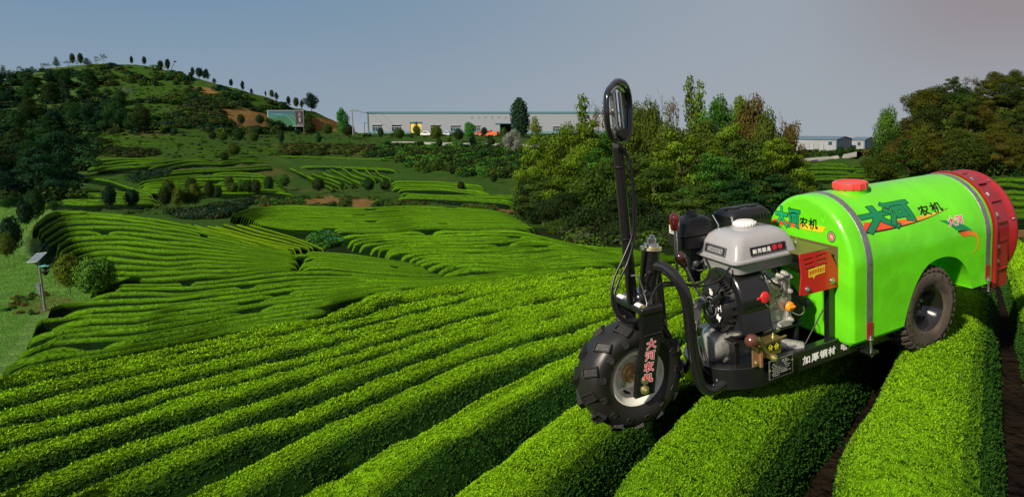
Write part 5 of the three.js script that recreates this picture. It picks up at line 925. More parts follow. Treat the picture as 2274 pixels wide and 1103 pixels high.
// billboard
{
  const z = depth(634, 284) - 1, a = at(594, 281, z), w = (674 - 594) / F * z, h = 34 / F * z, f = base('billboard', V(a.x, a.y - .2, a.z));
  tag(f, 'wide billboard with a green landscape print and a dark red end panel', 'billboard');
  const tex = canvasTexture(1024, 430, (g, W_, H_) => {
    const s = g.createLinearGradient(0, 0, 0, H_); s.addColorStop(0, '#2a6f96'); s.addColorStop(.3, '#3a9a98'); s.addColorStop(.42, '#2f8f6a'); s.addColorStop(1, '#2a9a5a'); g.fillStyle = s; g.fillRect(0, 0, 800, H_);
    g.fillStyle = '#e8f0f0'; g.fillRect(0, 0, 22, H_); reseed(9);
    g.strokeStyle = '#2f8a50'; g.lineWidth = 5; for (let k = 0; k < 16; k++) { g.beginPath(); g.moveTo(40, 200 + k * 16); g.bezierCurveTo(250, 185 + k * 17, 420, 210 + k * 14, 620, 180 + k * 20); g.stroke(); }
    g.strokeStyle = '#cfe4e4'; g.lineWidth = 15; g.beginPath(); g.moveTo(520, 110); g.bezierCurveTo(640, 210, 690, 300, 780, 400); g.stroke(); g.lineWidth = 9; g.beginPath(); g.moveTo(640, 150); g.bezierCurveTo(760, 160, 780, 190, 800, 240); g.stroke(); g.strokeStyle = '#a9cdd0'; g.beginPath(); g.moveTo(700, 180); g.bezierCurveTo(770, 260, 790, 330, 720, 415); g.stroke();
    ['gong', 'sha', 'shiz', 'jia', 'cha', 'yong'].forEach((n, i) => glyph(g, n, 92 + i * 62, 78, 46, 46, 12, '#cfe6ea')); ['cha', 'ye', 'ming'].forEach((n, i) => glyph(g, n, 100 + i * 56, 160, 38, 38, 12, '#bfe0dc'));
    g.fillStyle = '#5a1030'; g.fillRect(800, 0, 224, H_); g.fillStyle = '#d8a8b8'; g.beginPath(); g.arc(912, 80, 28, 0, 7); g.fill(); g.fillRect(880, 110, 62, 44); g.fillStyle = '#e8dcdc'; g.fillRect(888, 190, 48, 130); g.fillStyle = '#b88a9a'; g.fillRect(816, 370, 190, 44);
  });
  part('panel', new THREE.BoxGeometry(w, h, .25).translate(w / 2, h / 2 + .4, -.14), B.frame, f);
  decal('print', f, quad(V(.05, h + .35, .0), V(w - .05, h + .35, .0), V(w - .05, .45, .0), V(.05, .45, .0)), tex, .6, false).material.color.setRGB(.15, .30, .33);
  for (let k = 0; k < 5; k++) part('post', new THREE.BoxGeometry(.2, 2.4, .2).translate(.4 + k * (w - .8) / 4, -.2, -.5), B.post, f);
  part('frame_edge', [new THREE.BoxGeometry(w + .2, .12, .35).translate(w / 2, h + .46, -.14), new THREE.BoxGeometry(w + .2, .12, .35).translate(w / 2, .34, -.14)], B.frame, f);
}
// utility pole and wires
{
  const z = 190, b = at(783, 292, z), t = at(784, 242, z), f = base('utility_pole', V(b.x, b.y - 1, b.z)), h = t.y - b.y + 1;
  tag(f, 'thin utility pole standing left of the factory', 'pole');
  part('shaft', bar(V(0, 0, 0), V(0, h, 0), .17, .11), mat(.2, .2, .2, .9), f);
  part('cross_arm', [new THREE.BoxGeometry(2.0, .14, .14).translate(.3, h - .6, 0)], B.post, f);
  part('insulator', [-.5, .3, 1.1].map((x) => new THREE.CylinderGeometry(.09, .12, .35, 8).translate(x, h - .38, 0)), B.frame, f);
  const wires = [0, 1].map((k) => { const p = V(b.x + .3 + k * .8, t.y - .2, b.z), q = at(845 - k * 24, 252, 226); q.y += .4; const m = p.clone().lerp(q, .5); m.y -= .6; return tube([p, m, q], .035, 16, 5); });
  wires.forEach((w, i) => tag(part(numbered('overhead_wire'), w, B.post, scene), (i ? 'lower' : 'upper') + ' thin wire from the utility pole to the factory roof', 'wire'));
}
// solar insect lamp on the lawn
{
  const z = depth(95, 690), f = base('solar_lamp', soil(95, 690));
  tag(f, 'dark post with a tilted solar panel and a green lamp hood on the left lawn', 'lamp post');
  const s = z / F, h = 140 * s;
  f.rotation.z = rad(1.5);
  part('post', [bar(V(0, -.2, 0), V(-.01, h * .97, 0), 2.6 * s, 2.0 * s, 14)], B.post, f);
  part('base_plate', rbox(12 * s, 1.5 * s, 12 * s, 0, .02, 0, .004), B.post, f);
  const tex = canvasTexture(256, 160, (g) => { g.fillStyle = '#8f979c'; g.fillRect(0, 0, 256, 160); g.fillStyle = '#27425f'; for (let i = 0; i < 6; i++) for (let j = 0; j < 4; j++) g.fillRect(8 + i * 41, 8 + j * 37, 35, 32); });
  const p = sub('solar_panel', f), w = 31 * s, d = 34 * s; p.position.set(-4 * s, h, 0); p.rotation.set(.62, 0, .12); 
  part('frame', rbox(w, 1.6 * s, d, 0, 0, 0, .004), mat(.3, .31, .33, .8), p);
  const cells = decal('cells', p, quad(V(-w / 2 + .01, .9 * s, -d / 2 + .01), V(w / 2 - .01, .9 * s, -d / 2 + .01), V(w / 2 - .01, .9 * s, d / 2 - .01), V(-w / 2 + .01, .9 * s, d / 2 - .01)), tex, .75, false);
  const gm = mat(.10, .34, .33, .35);
  part('lamp_hood', [lathe([[0, 5.5 * s], [2.2 * s, 5 * s], [3 * s, 3 * s], [11 * s, .6 * s], [11.5 * s, 0], [0, .4 * s]], 28, 'y').translate(13 * s, 117 * s, 0)], gm, f);
  part('hood_arm', bar(V(0, 119 * s, 0), V(13 * s, 120 * s, 0), 1 * s), B.post, f);
  part('lamp_tube', [bar(V(13 * s, 117 * s, 0), V(13 * s, 104 * s, 0), 2.2 * s, 2.2 * s, 12), lathe([[8 * s, 0], [8 * s, 1 * s], [2 * s, -9 * s], [2 * s, -10 * s], [7.5 * s, -.6 * s]], 24, 'y').translate(13 * s, 103 * s, 0)], B.dark, f);
  part('control_box', [rbox(9 * s, 15 * s, 8 * s, -6.5 * s, 62 * s, 0, .01), rbox(11 * s, 2 * s, 10 * s, -6.5 * s, 70.5 * s, 0, .006), rbox(6 * s, 12 * s, 6 * s, -6.2 * s, 48 * s, 0, .01), rbox(7.5 * s, 1.6 * s, 7.5 * s, -6.2 * s, 54.2 * s, 0, .004)], mat(.10, .13, .15, .5), f);
}
// vehicles in front of the factory
function vehicle(name, u0, u1, v, z, kind, label, paint) {
  const a = at(u0, v, z), L = (u1 - u0) / F * z, f = base(name, V(a.x, a.y - .15, a.z)); tag(f, label, kind);
  const H1 = kind === 'truck' ? 2.0 : 1.5, W2 = 1.8;
  const body = kind === 'truck' ? [[0, .5], [L, .5], [L, 1.15], [L * .46, 1.15], [L * .44, 2.0], [L * .16, 2.05], [L * .06, 1.25], [0, 1.15]] : [[0, .35], [L, .35], [L, .85], [L * .9, .98], [L * .78, 1.48], [L * .36, 1.5], [L * .2, .98], [0, .85]];
  const g = extrude(body, W2, .06); g.translate(0, 0, -W2 / 2); part('body', g, paint, f);
  part('window', extrude(kind === 'truck' ? [[L * .12, 1.3], [L * .40, 1.3], [L * .40, 1.9], [L * .2, 1.92]] : [[L * .25, 1.0], [L * .76, 1.0], [L * .72, 1.4], [L * .38, 1.42]], .05, 0).translate(0, 0, W2 / 2 + .05), B.glass, f);
  for (const x of [.2, .8]) for (const s of [1, -1]) { const w = part('wheel', lathe([[0, -.1], [.28, -.1], [.34, -.06], [.34, .06], [.28, .1], [0, .1]], 20, 'z').translate(L * x, .34, s * W2 * .48), B.dark, f); part('rim', lathe([[0, .11], [.18, .11], [.2, .09]], 14, 'z').scale(1, 1, s).translate(L * x, .34, s * W2 * .48), B.frame, w); }
  if (kind === 'truck') part('load_bed', [new THREE.BoxGeometry(L * .5, .5, .08).translate(L * .74, 1.35, W2 / 2), new THREE.BoxGeometry(L * .5, .5, .08).translate(L * .74, 1.35, -W2 / 2), new THREE.BoxGeometry(.08, .5, W2).translate(L * .99, 1.35, 0)], paint, f);
}
vehicle('parked_car', 936, 957, 301, 214, 'car', 'white parked car at the factory beside the yellow door', mat(.7, .7, .7, .25));
vehicle('truck', 1078, 1105, 302, 214, 'truck', 'orange truck parked left of the dark factory gateway', mat(.6, .12, .03, .4));
vehicle('parked_car', 1056, 1070, 301, 215, 'car', 'small orange-red car left of the orange truck', mat(.55, .10, .04, .4));
vehicle('parked_car', 986, 1000, 301, 216, 'car', 'pale car half hidden behind a round tree at the factory', mat(.5, .55, .6, .3));
// lamp bracket on the hilltop
{
  const p = at(375, 152, 246), f = base('street_lamp', V(p.x, p.y - 1.2, p.z)); tag(f, 'slanting lamp with a dark head on the hilltop skyline', 'lamp');
  const s = 246 / F; part('pole', bar(V(0, 0, 0), V(12 * s, 14 * s + 1.2, 0), .12, .08), B.post, f); part('lamp_head', [rbox(5 * s, 3 * s, 2 * s, 13.5 * s, 15.5 * s + 1.2, 0, .1), bar(V(11 * s, 14 * s + 1.2, 0), V(14 * s, 16 * s + 1.2, 0), .2)], B.dark, f);
}
// ------------------------------------------------------------------ trees and shrubs
const bark = mat(.055, .042, .030, .95);
// leaves spread through a crown: clusters of small folded leaves; colours vary from leaf to leaf
function crownGeometry(s, lobes, count, size, opt = {}) {
  reseed(s);
  const pos = [], col = [], idx = [], nor = [];
  const total = lobes.reduce((a, l) => a + l[3] * l[3], 0);
  for (const [cx, cy, cz, r, sy = 1, tone = 1] of lobes) {
    const n = Math.round(count * r * r / total);
    for (let k = 0; k < n; k++) {
      const a = rr(0, 6.283), c = rr(-1, 1), q = Math.sqrt(1 - c * c), d = V(Math.cos(a) * q, c, Math.sin(a) * q);
      const shell = opt.solid ? lerp(.84, 1.03, Math.pow(rnd(), .8)) : lerp(.45, 1.06, Math.pow(rnd(), .55));
      const bump = 1 + (opt.rough ?? .16) * noise(d.x * 2.3 + cx * 3 + s, d.y * 2.3 + cy, d.z * 2.3 + cz * 3);
      const p = V(cx + d.x * r * shell * bump, cy + d.y * r * sy * shell * bump, cz + d.z * r * shell * bump);
      const w = size * rr(.6, 1.3), out = d.clone().add(V(rr(-.8, .8), rr(-.4, .9), rr(-.8, .8))).normalize();
      const t1 = V(-out.z, rr(-.3, .3), out.x).normalize(), t2 = out.clone().cross(t1).normalize(), b = pos.length / 3;
      const L = opt.long ?? 1.3, P = [p.clone().addScaledVector(t1, -w * .5), p.clone().addScaledVector(t2, w * L * .5), p.clone().addScaledVector(t1, w * .5), p.clone().addScaledVector(t2, -w * L * .5)];
      const v = rr(.72, 1.28) * tone, hue = rr(-.14, .14);
      for (const o of P) { pos.push(o.x, o.y, o.z); col.push(v * (1 + hue), v, v * (1 - hue)); nor.push(out.x, out.y, out.z); }
      idx.push(b, b + 1, b + 2, b, b + 2, b + 3);
    }
  }
  const g = new THREE.BufferGeometry(); g.setAttribute('position', new THREE.Float32BufferAttribute(pos, 3)); g.setAttribute('color', new THREE.Float32BufferAttribute(col, 3)); g.setIndex(idx); g.computeVertexNormals(); return g;
}
function trunkGeometry(s, h, r, limbs, opt = {}) {
  reseed(s); const list = [], top = V(rr(-.05, .05) * h, h, rr(-.05, .05) * h), mid = V(rr(-.03, .03) * h, h * .5, rr(-.03, .03) * h);
  const taper = (pts, r0, r1, seg = 8) => { const c = new THREE.CatmullRomCurve3(pts), g = new THREE.TubeGeometry(c, seg, 1, 6, false), p = g.attributes.position; for (let i = 0; i <= seg; i++) { const q = c.getPointAt(i / seg), rad_ = lerp(r0, r1, i / seg); for (let j = 0; j <= 6; j++) { const k = i * 7 + j; p.setXYZ(k, q.x + (p.getX(k) - q.x) * rad_, q.y + (p.getY(k) - q.y) * rad_, q.z + (p.getZ(k) - q.z) * rad_); } } g.computeVertexNormals(); return clean(g); };
  list.push(taper([V(0, -.3, 0), V(0, h * .1, 0), mid, top], r, r * .25, 10));
  for (let k = 0; k < limbs; k++) {
    const t = lerp(opt.from ?? .35, .95, k / limbs), b = V(0, 0, 0).lerp(mid, Math.min(1, t * 2)).lerp(top, Math.max(0, t * 2 - 1)), a = k * 2.4 + rr(-.4, .4), L = h * (opt.reach ?? .3) * rr(.6, 1.1) * (1.15 - t * .6);
    const e = b.clone().add(V(Math.cos(a) * L, L * (opt.rise ?? .8), Math.sin(a) * L)), m = b.clone().lerp(e, .5).add(V(0, -L * .1, 0));
    list.push(taper([b, m, e], r * .42 * (1.1 - t), r * .08, 4));
    if (opt.twigs) for (let j = 0; j < opt.twigs; j++) { const s0 = b.clone().lerp(e, rr(.3, .9)), d = V(rr(-1, 1), rr(.3, 1.4), rr(-1, 1)).normalize().multiplyScalar(L * rr(.3, .6)); list.push(taper([s0, s0.clone().addScaledVector(d, .5), s0.clone().add(d)], r * .10, r * .03, 2)); }
  }
  return mergeGeometries(list);
}
const leafTone = new Map();
function foliage(r, g, b) { const k = [r, g, b].join(); if (!leafTone.has(k)) { const m = new THREE.MeshPhysicalMaterial({ vertexColors: true, roughness: .85, side: THREE.DoubleSide, transmission: .3, thickness: 0, specularIntensity: .08 }); m.color.setRGB(r * .95, g * 1.0, b); leafTone.set(k, m); } return leafTone.get(k); }
const lumps = (s, n, R, y0, y1, r0, r1) => { reseed(s); return Array.from({ length: n }, (_, i) => { const t = i / Math.max(1, n - 1), a = i * 2.4 + rr(-.5, .5), w = Math.sin(Math.PI * (.18 + .74 * t)), d = R * w * rr(.35, 1); return [Math.cos(a) * d, lerp(y0, y1, t), Math.sin(a) * d, lerp(r0, r1, rnd()) * (.6 + .5 * w), rr(.75, 1), rr(.8, 1.2)]; }); };
// every kind is one unit high; crowns and trunks are shared by its copies
const KIND = {
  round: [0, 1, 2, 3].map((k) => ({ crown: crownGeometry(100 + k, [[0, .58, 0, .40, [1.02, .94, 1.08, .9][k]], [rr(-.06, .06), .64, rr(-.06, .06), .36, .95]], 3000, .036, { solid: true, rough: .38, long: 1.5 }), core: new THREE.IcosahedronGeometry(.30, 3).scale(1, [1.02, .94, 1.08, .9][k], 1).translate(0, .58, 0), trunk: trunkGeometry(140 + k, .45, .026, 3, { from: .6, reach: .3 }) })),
  bush: [0, 1, 2].map((k) => ({ crown: crownGeometry(200 + k, lumps(210 + k, 6, .42, .22, .62, .30, .38), 3600, .040, { rough: .3 }), core: null, trunk: trunkGeometry(240 + k, .5, .03, 5, { from: .1, reach: .6 }) })),
  broad: [0, 1, 2, 3].map((k) => ({ crown: crownGeometry(300 + k, lumps(310 + k, 16, .30, .28, .88, .11, .19), 9000, .021, { rough: .35 }), core: null, trunk: trunkGeometry(340 + k, .85, .022, 10, { reach: .28 }) })),
  layered: [0, 1, 2].map((k) => { reseed(410 + k); const l = []; for (let i = 0; i < 17; i++) { const t = i / 16, a = i * 2.4 + rr(-.4, .4), d = (.10 + .26 * (1 - t)) * rr(.6, 1.1); l.push([Math.cos(a) * d, lerp(.28, .93, t), Math.sin(a) * d, rr(.10, .17) * (1.15 - .5 * t), .5, rr(.75, 1.3)]); } return { crown: crownGeometry(400 + k, l, 8500, .019, { rough: .35 }), core: null, trunk: trunkGeometry(440 + k, .9, .018, 12, { reach: .3, rise: .5 }) }; }),
  thin: [0, 1, 2].map((k) => { reseed(510 + k); const l = []; for (let i = 0; i < 14; i++) { const t = i / 13, a = i * 2.4, d = .07 * rr(.3, 1.3) * (1.2 - t); l.push([Math.cos(a) * d, lerp(.34, .95, t), Math.sin(a) * d, rr(.05, .10) * (1.1 - .5 * t), 1.25, rr(.8, 1.2)]); } return { crown: crownGeometry(500 + k, l, 1500, .021, { rough: .5 }), core: null, trunk: trunkGeometry(540 + k, .97, .011, 15, { reach: .14, rise: 1.5, from: .25, twigs: 3 }) }; }),
  cypress: [0].map((k) => ({ crown: crownGeometry(600, [[-.03, .30, 0, .22, 1.2], [.05, .42, .03, .24, 1.2], [-.13, .52, 0, .13, 1.6], [.09, .60, 0, .20, 1.3], [-.02, .72, .02, .17, 1.25], [.12, .78, 0, .13, 1.3], [.03, .88, 0, .10, 1.3], [.16, .5, .02, .14, 1.6], [-.1, .66, 0, .09, 1.5]], 6500, .030, { rough: .25, long: 1.8 }), core: null, trunk: trunkGeometry(640, .6, .03, 6) })),
  bare: [0, 1].map((k) => { reseed(710 + k); const l = []; for (let i = 0; i < 12; i++) { const a = i * 2.4, d = rr(.08, .26); l.push([Math.cos(a) * d, rr(.5, .97), Math.sin(a) * d, rr(.05, .1), 1, rr(.8, 1.2)]); } return { crown: crownGeometry(700 + k, l, 650, .022, { rough: .5 }), core: null, trunk: trunkGeometry(740 + k, .9, .014, 14, { reach: .26, rise: 1.0, from: .3, twigs: 4 }) }; }),
};
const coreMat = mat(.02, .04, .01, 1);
let treeCount = 0;
function plant(name, kind, p, h, w, tint, label, category, group, variant) {
  const v = KIND[kind][(variant ?? treeCount) % KIND[kind].length]; treeCount++;
  const t = base(name, p, (treeCount * 2.399) % 6.283); tag(t, label, category, group);
  { const a = ((treeCount * 7919) % 97) / 97, b = ((treeCount * 104729) % 89) / 89; t.scale.set(w * (.9 + .2 * a), h, w * (.9 + .2 * b)); t.rotation.z = (a - .5) * .10; }
  if (v.trunk) part('trunk', v.trunk, bark, t);
  const m = shadowed(new THREE.Mesh(v.crown, foliage(...tint))); m.name = 'crown'; t.add(m);
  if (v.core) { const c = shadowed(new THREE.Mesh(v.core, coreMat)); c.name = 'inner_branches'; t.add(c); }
  return t;
}
const DK = [.022, .042, .010], OLIVE = [.078, .115, .013], YG = [.100, .165, .010], GREEN = [.045, .135, .014], BROWN = [.105, .080, .018], TEAL = [.008, .034, .018], LIME = [.16, .23, .014], MOSS = [.048, .088, .011], DKG = [.016, .056, .012];
// pixel-measured list -> real size: u, base v, crown top v, crown width px
function treeAt(name, kind, u, vb, vt, wpx, tint, label, category, group, opt = {}) {
  const z = opt.z ?? depth(u, vb), p = opt.z ? groundAt(u, z) : soil(u, vb);
  const zp = -p.clone().applyMatrix4(camera.matrixWorldInverse).z, topY = at(u, vt, zp).y, h = Math.max(.3, topY - p.y) / (kind === 'round' ? 1.0 : 1.02), cw = { round: .98, bush: 1.35, broad: .86, layered: .80, thin: .30, cypress: .62, bare: .7 }[kind];
  const w = wpx / F * zp / cw * Math.cos(Math.atan((u - CX) / F)) ** .5;
  return plant(name, kind, p, h, w, tint, label, category, group, opt.variant);
}
// --- clipped round trees, from the lawn along the bank and up to the factory
const GR = 'clipped round trees';
[[210, 664, 570, 98, [.075, .185, .020], 'large round clipped tree, front one of two beside the solar lamp'], [152, 656, 562, 66, [.105, .15, .014], 'yellowish round tree just behind the large round tree near the lamp'], [100, 610, 538, 44, TEAL, 'dark round tree directly behind the solar lamp'],
 [14, 582, 515, 36, OLIVE, 'small yellowish round tree at the left picture edge'], [26, 572, 478, 50, TEAL, 'dark round tree at the left edge above the small yellowish one'], [56, 512, 443, 40, TEAL, 'dark tree in the group of three at the upper lawn end, left front'], [78, 496, 421, 46, DKG, 'larger tree in the group of three at the upper lawn end, right rear'],
 [240, 469, 411, 36, TEAL, 'first round tree from the left in the row above the bank'], [291, 466, 419, 36, TEAL, 'second round tree from the left in the row above the bank'],
 [366, 466, 414, 34, DK, 'third round tree of the bank row, left end of its dense clump'], [394, 466, 416, 32, OLIVE, 'yellow-tipped round tree inside the dense clump, fourth of the bank row'], [415, 464, 416, 30, MOSS, 'round tree in the middle of the dense clump, fifth of the bank row'], [432, 463, 406, 36, OLIVE, 'tallest round tree of the dense clump, sixth of the bank row'], [374, 446, 398, 36, MOSS, 'round tree standing behind the left end of the dense clump'], [425, 440, 394, 28, DK, 'dark round tree peeping over the middle of the dense clump'],
 [463, 449, 400, 26, DK, 'dark slim round tree at the right end of the dense clump'], [481, 445, 411, 22, DK, 'small dark round tree right of the dense clump'], [507, 420, 390, 26, MOSS, 'upper of two round trees stacked right of the dense clump'], [514, 436, 405, 28, MOSS, 'lower of two round trees stacked right of the dense clump'], [536, 434, 398, 24, GREEN, 'pale round tree left of a taller twin on the bank'], [552, 437, 398, 28, DK, 'round tree in the middle of the bank row'], [568, 438, 397, 28, DK, 'round tree right of the middle of the bank row'], [596, 430, 391, 24, DKG, 'slim egg-shaped round tree on the bank'], [627, 422, 386, 32, GREEN, 'broad round tree with a light green crown on the bank'],
 [705, 430, 395, 29, DK, 'single dark round tree above the reddish bank'], [818, 430, 395, 27, DKG, 'egg-shaped round tree above the bare earth patch'], [855, 426, 402, 26, DK, 'low round tree right of the egg-shaped one'], [758, 419, 404, 12, MOSS, 'tiny round tree left of a taller one by the hedges'], [782, 424, 405, 12, MOSS, 'tiny dark tree on the terrace by the bank'], [1024, 428, 402, 20, DK, 'round tree on the right terrace edge'], [1096, 408, 384, 19, DK, 'small round tree above the right earth bank'], [1131, 394, 362, 18, MOSS, 'small tree left of the middle wood'], [1147, 400, 376, 16, DK, 'tiny dark tree touching the middle wood'],
 [518, 352, 318, 31, MOSS, 'round tree on the upper slope in front of a dark companion'], [497, 360, 337, 22, DK, 'dark companion of the upper slope round tree'], [472, 314, 291, 20, DK, 'small round tree below the orange cut, leftmost of the pair'], [495, 316, 292, 24, MOSS, 'second round tree below the orange cut'], [531, 320, 283, 27, DKG, 'tall round tree below the orange cut'], [563, 318, 292, 25, MOSS, 'lower round tree left of the billboard'], [571, 302, 278, 26, DKG, 'upper round tree left of the billboard'], [535, 280, 253, 20, DK, 'dark round tree against the orange cut'], [577, 280, 254, 20, DK, 'dark round tree at the right side of the orange cut'],
 [386, 302, 284, 18, DKG, 'lone small round bush on the green slope'], [688, 306, 270, 31, DK, 'dark round tree right of the billboard'], [727, 302, 275, 25, MOSS, 'round tree by the sandy cut'], [774, 308, 276, 32, DK, 'dark round tree below the utility pole'], [623, 320, 294, 17, DKG, 'small round tree below the billboard'], [707, 322, 296, 15, DKG, 'slim small tree below the sandy cut'],
 [845, 308, 283, 16, DKG, 'small dark round tree under the first factory window'], [887, 314, 284, 25, MOSS, 'round tree under the second factory window'], [925, 302, 279, 21, OLIVE, 'round tree in front of the yellow factory door'], [969, 316, 278, 28, OLIVE, 'round tree in front of the third factory window'], [1019, 316, 286, 24, DK, 'reddish dark round tree in front of the factory'], [1075, 304, 282, 16, DK, 'small round tree in front of the orange truck'], [1117, 312, 283, 22, MOSS, 'round tree before the factory gateway'], [975, 329, 308, 16, DK, 'little round tree standing on the concrete lane'], [997, 317, 304, 11, MOSS, 'tiny round shrub beside the concrete lane'], [1090, 328, 305, 22, DK, 'round shrub at the right end of the concrete lane'],
 [1866, 352, 324, 21, DKG, 'dark round tree on the lane below the blue-roofed sheds'], [1889, 346, 324, 18, DKG, 'second dark round tree on the lane below the sheds'], [1845, 348, 334, 15, DK, 'low round shrub left of the lane trees'], [1781, 358, 334, 22, DK, 'dark shrub at the left end of the right lane'], [1980, 402, 370, 30, DK, 'dark round tree standing above the green sprayer tank'], [229, 295, 265, 32, DKG, 'dark round bush on the slope of the left hill'], [286, 292, 264, 30, DKG, 'second dark round bush on the slope of the left hill'],
].forEach(([u, vb, vt, w, c, label]) => treeAt('round_tree', 'round', u, vb, vt, w, c, label, 'tree', GR));
// --- skyline trees of the left hill
[[159, 140, 118, 14, 'round', DK], [177, 137, 118, 13, 'round', DK], [291, 142, 124, 8, 'round', TEAL], [319, 143, 125, 11, 'round', TEAL], [355, 148, 134, 14, 'round', DK], [371, 149, 131, 13, 'round', TEAL], [399, 170, 158, 12, 'round', DK], [427, 165, 149, 10, 'round', TEAL], [422, 175, 160, 13, 'round', DK], [441, 172, 150, 17, 'round', TEAL], [457, 178, 151, 19, 'broad', TEAL], [474, 180, 170, 10, 'bush', TEAL], [512, 192, 175, 9, 'round', TEAL], [538, 200, 178, 12, 'broad', TEAL], [557, 205, 193, 10, 'bush', TEAL], [603, 216, 199, 12, 'round', MOSS], [613, 222, 204, 11, 'broad', TEAL], [589, 210, 202, 5, 'round', TEAL], [640, 231, 213, 10, 'round', TEAL], [657, 232, 216, 15, 'round', DK], [669, 236, 221, 9, 'broad', TEAL]]
  .forEach(([u, vb, vt, w, k, c], i) => treeAt('hilltop_tree', k, u, vb + 3, vt, w, c, nth(i) + ' dark tree along the skyline of the left hill, counted from the left', 'tree', 'trees on the skyline of the left hill'));
treeAt('broad_tree', 'broad', 691, 250, 204, 38, TEAL, 'large dark tree on the ridge above the billboard', 'tree', null, { variant: 1 });
treeAt('broad_tree', 'broad', 762, 306, 237, 40, [.04, .2, .03], 'bright green tree left of the utility pole', 'tree', null, { variant: 2 });
treeAt('broad_tree', 'broad', 1043, 312, 267, 34, [.06, .22, .03], 'bright green tree in front of the white factory', 'tree', null, { variant: 0 });
treeAt('cypress', 'cypress', 1155, 306, 215, 54, [.022, .055, .028], 'tall dark cypress standing before the factory', 'tree', null);
treeAt('flowering_tree', 'broad', 1140, 345, 283, 50, [.25, .27, .22], 'pale blossoming tree below the cypress', 'tree', null, { variant: 3 });
treeAt('young_tree', 'thin', 1190, 312, 256, 34, LIME, 'light green young tree right of the cypress', 'tree', null);
treeAt('young_tree', 'broad', 1050, 330, 300, 22, TEAL, 'blue-green young tree beside the concrete lane', 'tree', null);
treeAt('flowering_tree', 'bare', 285, 225, 190, 30, [.2, .2, .2], 'white blossoming tree on the left hillside', 'tree', null);
treeAt('young_tree', 'thin', 925, 300, 268, 12, DKG, 'slim tree before the yellow factory door', 'tree', null);
// --- the wood in the middle
const GM = 'trees of the middle wood';
[ // u, base v, top v, width, kind, tint, z
  [1300, 0, 203, 70, 'thin', YG, 78], [1325, 0, 215, 60, 'bare', BROWN, 82], [1470, 0, 180, 54, 'bare', OLIVE, 84], [1497, 0, 205, 50, 'bare', BROWN, 80], [1538, 0, 165, 62, 'thin', YG, 82], [1553, 0, 170, 56, 'thin', YG, 78], [1412, 0, 222, 110, 'broad', OLIVE, 78], [1445, 0, 214, 90, 'broad', OLIVE, 72], [1590, 0, 200, 110, 'broad', GREEN, 76], [1640, 0, 196, 100, 'broad', YG, 80], [1668, 0, 205, 120, 'broad', BROWN, 72], [1700, 0, 236, 100, 'broad', OLIVE, 68], [1740, 0, 232, 86, 'bare', BROWN, 70], [1752, 0, 262, 70, 'broad', BROWN, 74],
  [1215, 0, 290, 90, 'thin', YG, 66], [1186, 0, 290, 100, 'layered', YG, 60], [1255, 0, 262, 110, 'broad', YG, 66], [1302, 0, 255, 120, 'layered', YG, 62], [1350, 0, 276, 130, 'broad', GREEN, 66], [1395, 0, 262, 130, 'broad', OLIVE, 66], [1500, 0, 262, 150, 'broad', OLIVE, 66], [1560, 0, 252, 140, 'broad', OLIVE, 66], [1620, 0, 262, 150, 'layered', YG, 62],
  [1170, 0, 370, 80, 'bush', DK, 56], [1205, 0, 380, 130, 'layered', MOSS, 52], [1268, 0, 336, 150, 'layered', YG, 52], [1335, 0, 352, 140, 'broad', MOSS, 50], [1330, 0, 320, 120, 'layered', GREEN, 56], [1420, 0, 330, 150, 'layered', MOSS, 54], [1510, 0, 282, 200, 'layered', YG, 54], [1455, 0, 360, 160, 'layered', MOSS, 50], [1590, 0, 330, 190, 'layered', GREEN, 52], [1660, 0, 300, 190, 'layered', MOSS, 56], [1722, 0, 296, 160, 'layered', YG, 60], [1770, 0, 330, 100, 'layered', YG, 62], [1640, 0, 388, 170, 'layered', DKG, 49], [1715, 0, 380, 170, 'layered', DKG, 54], [1775, 0, 400, 100, 'bush', DK, 58], [1545, 0, 400, 170, 'layered', MOSS, 47], [1380, 0, 420, 150, 'broad', DK, 46], [1250, 0, 420, 130, 'broad', DK, 49], [1300, 0, 440, 130, 'bush', DK, 45], [1450, 0, 455, 150, 'bush', DK, 43], [1590, 0, 455, 170, 'bush', DK, 44], [1190, 0, 430, 80, 'bush', DK, 53], [1680, 0, 460, 160, 'bush', DK, 45], [1370, 0, 480, 110, 'bush', DK, 41], [1240, 0, 480, 90, 'bush', MOSS, 46], [1515, 0, 485, 130, 'bush', DK, 40],
].forEach(([u, , vt, w, k, c, z], i) => treeAt('wood_tree', k, u, 0, vt, w, c, ({ thin: 'tall slender tree', bare: 'half-bare twiggy tree', broad: 'bushy broadleaf tree', layered: 'tree with layered spreading branches', bush: 'dark low bush' })[k] + ` of the middle wood, ${nth(i)} from back to front`, k === 'bush' ? 'bush' : 'tree', GM, { z }));
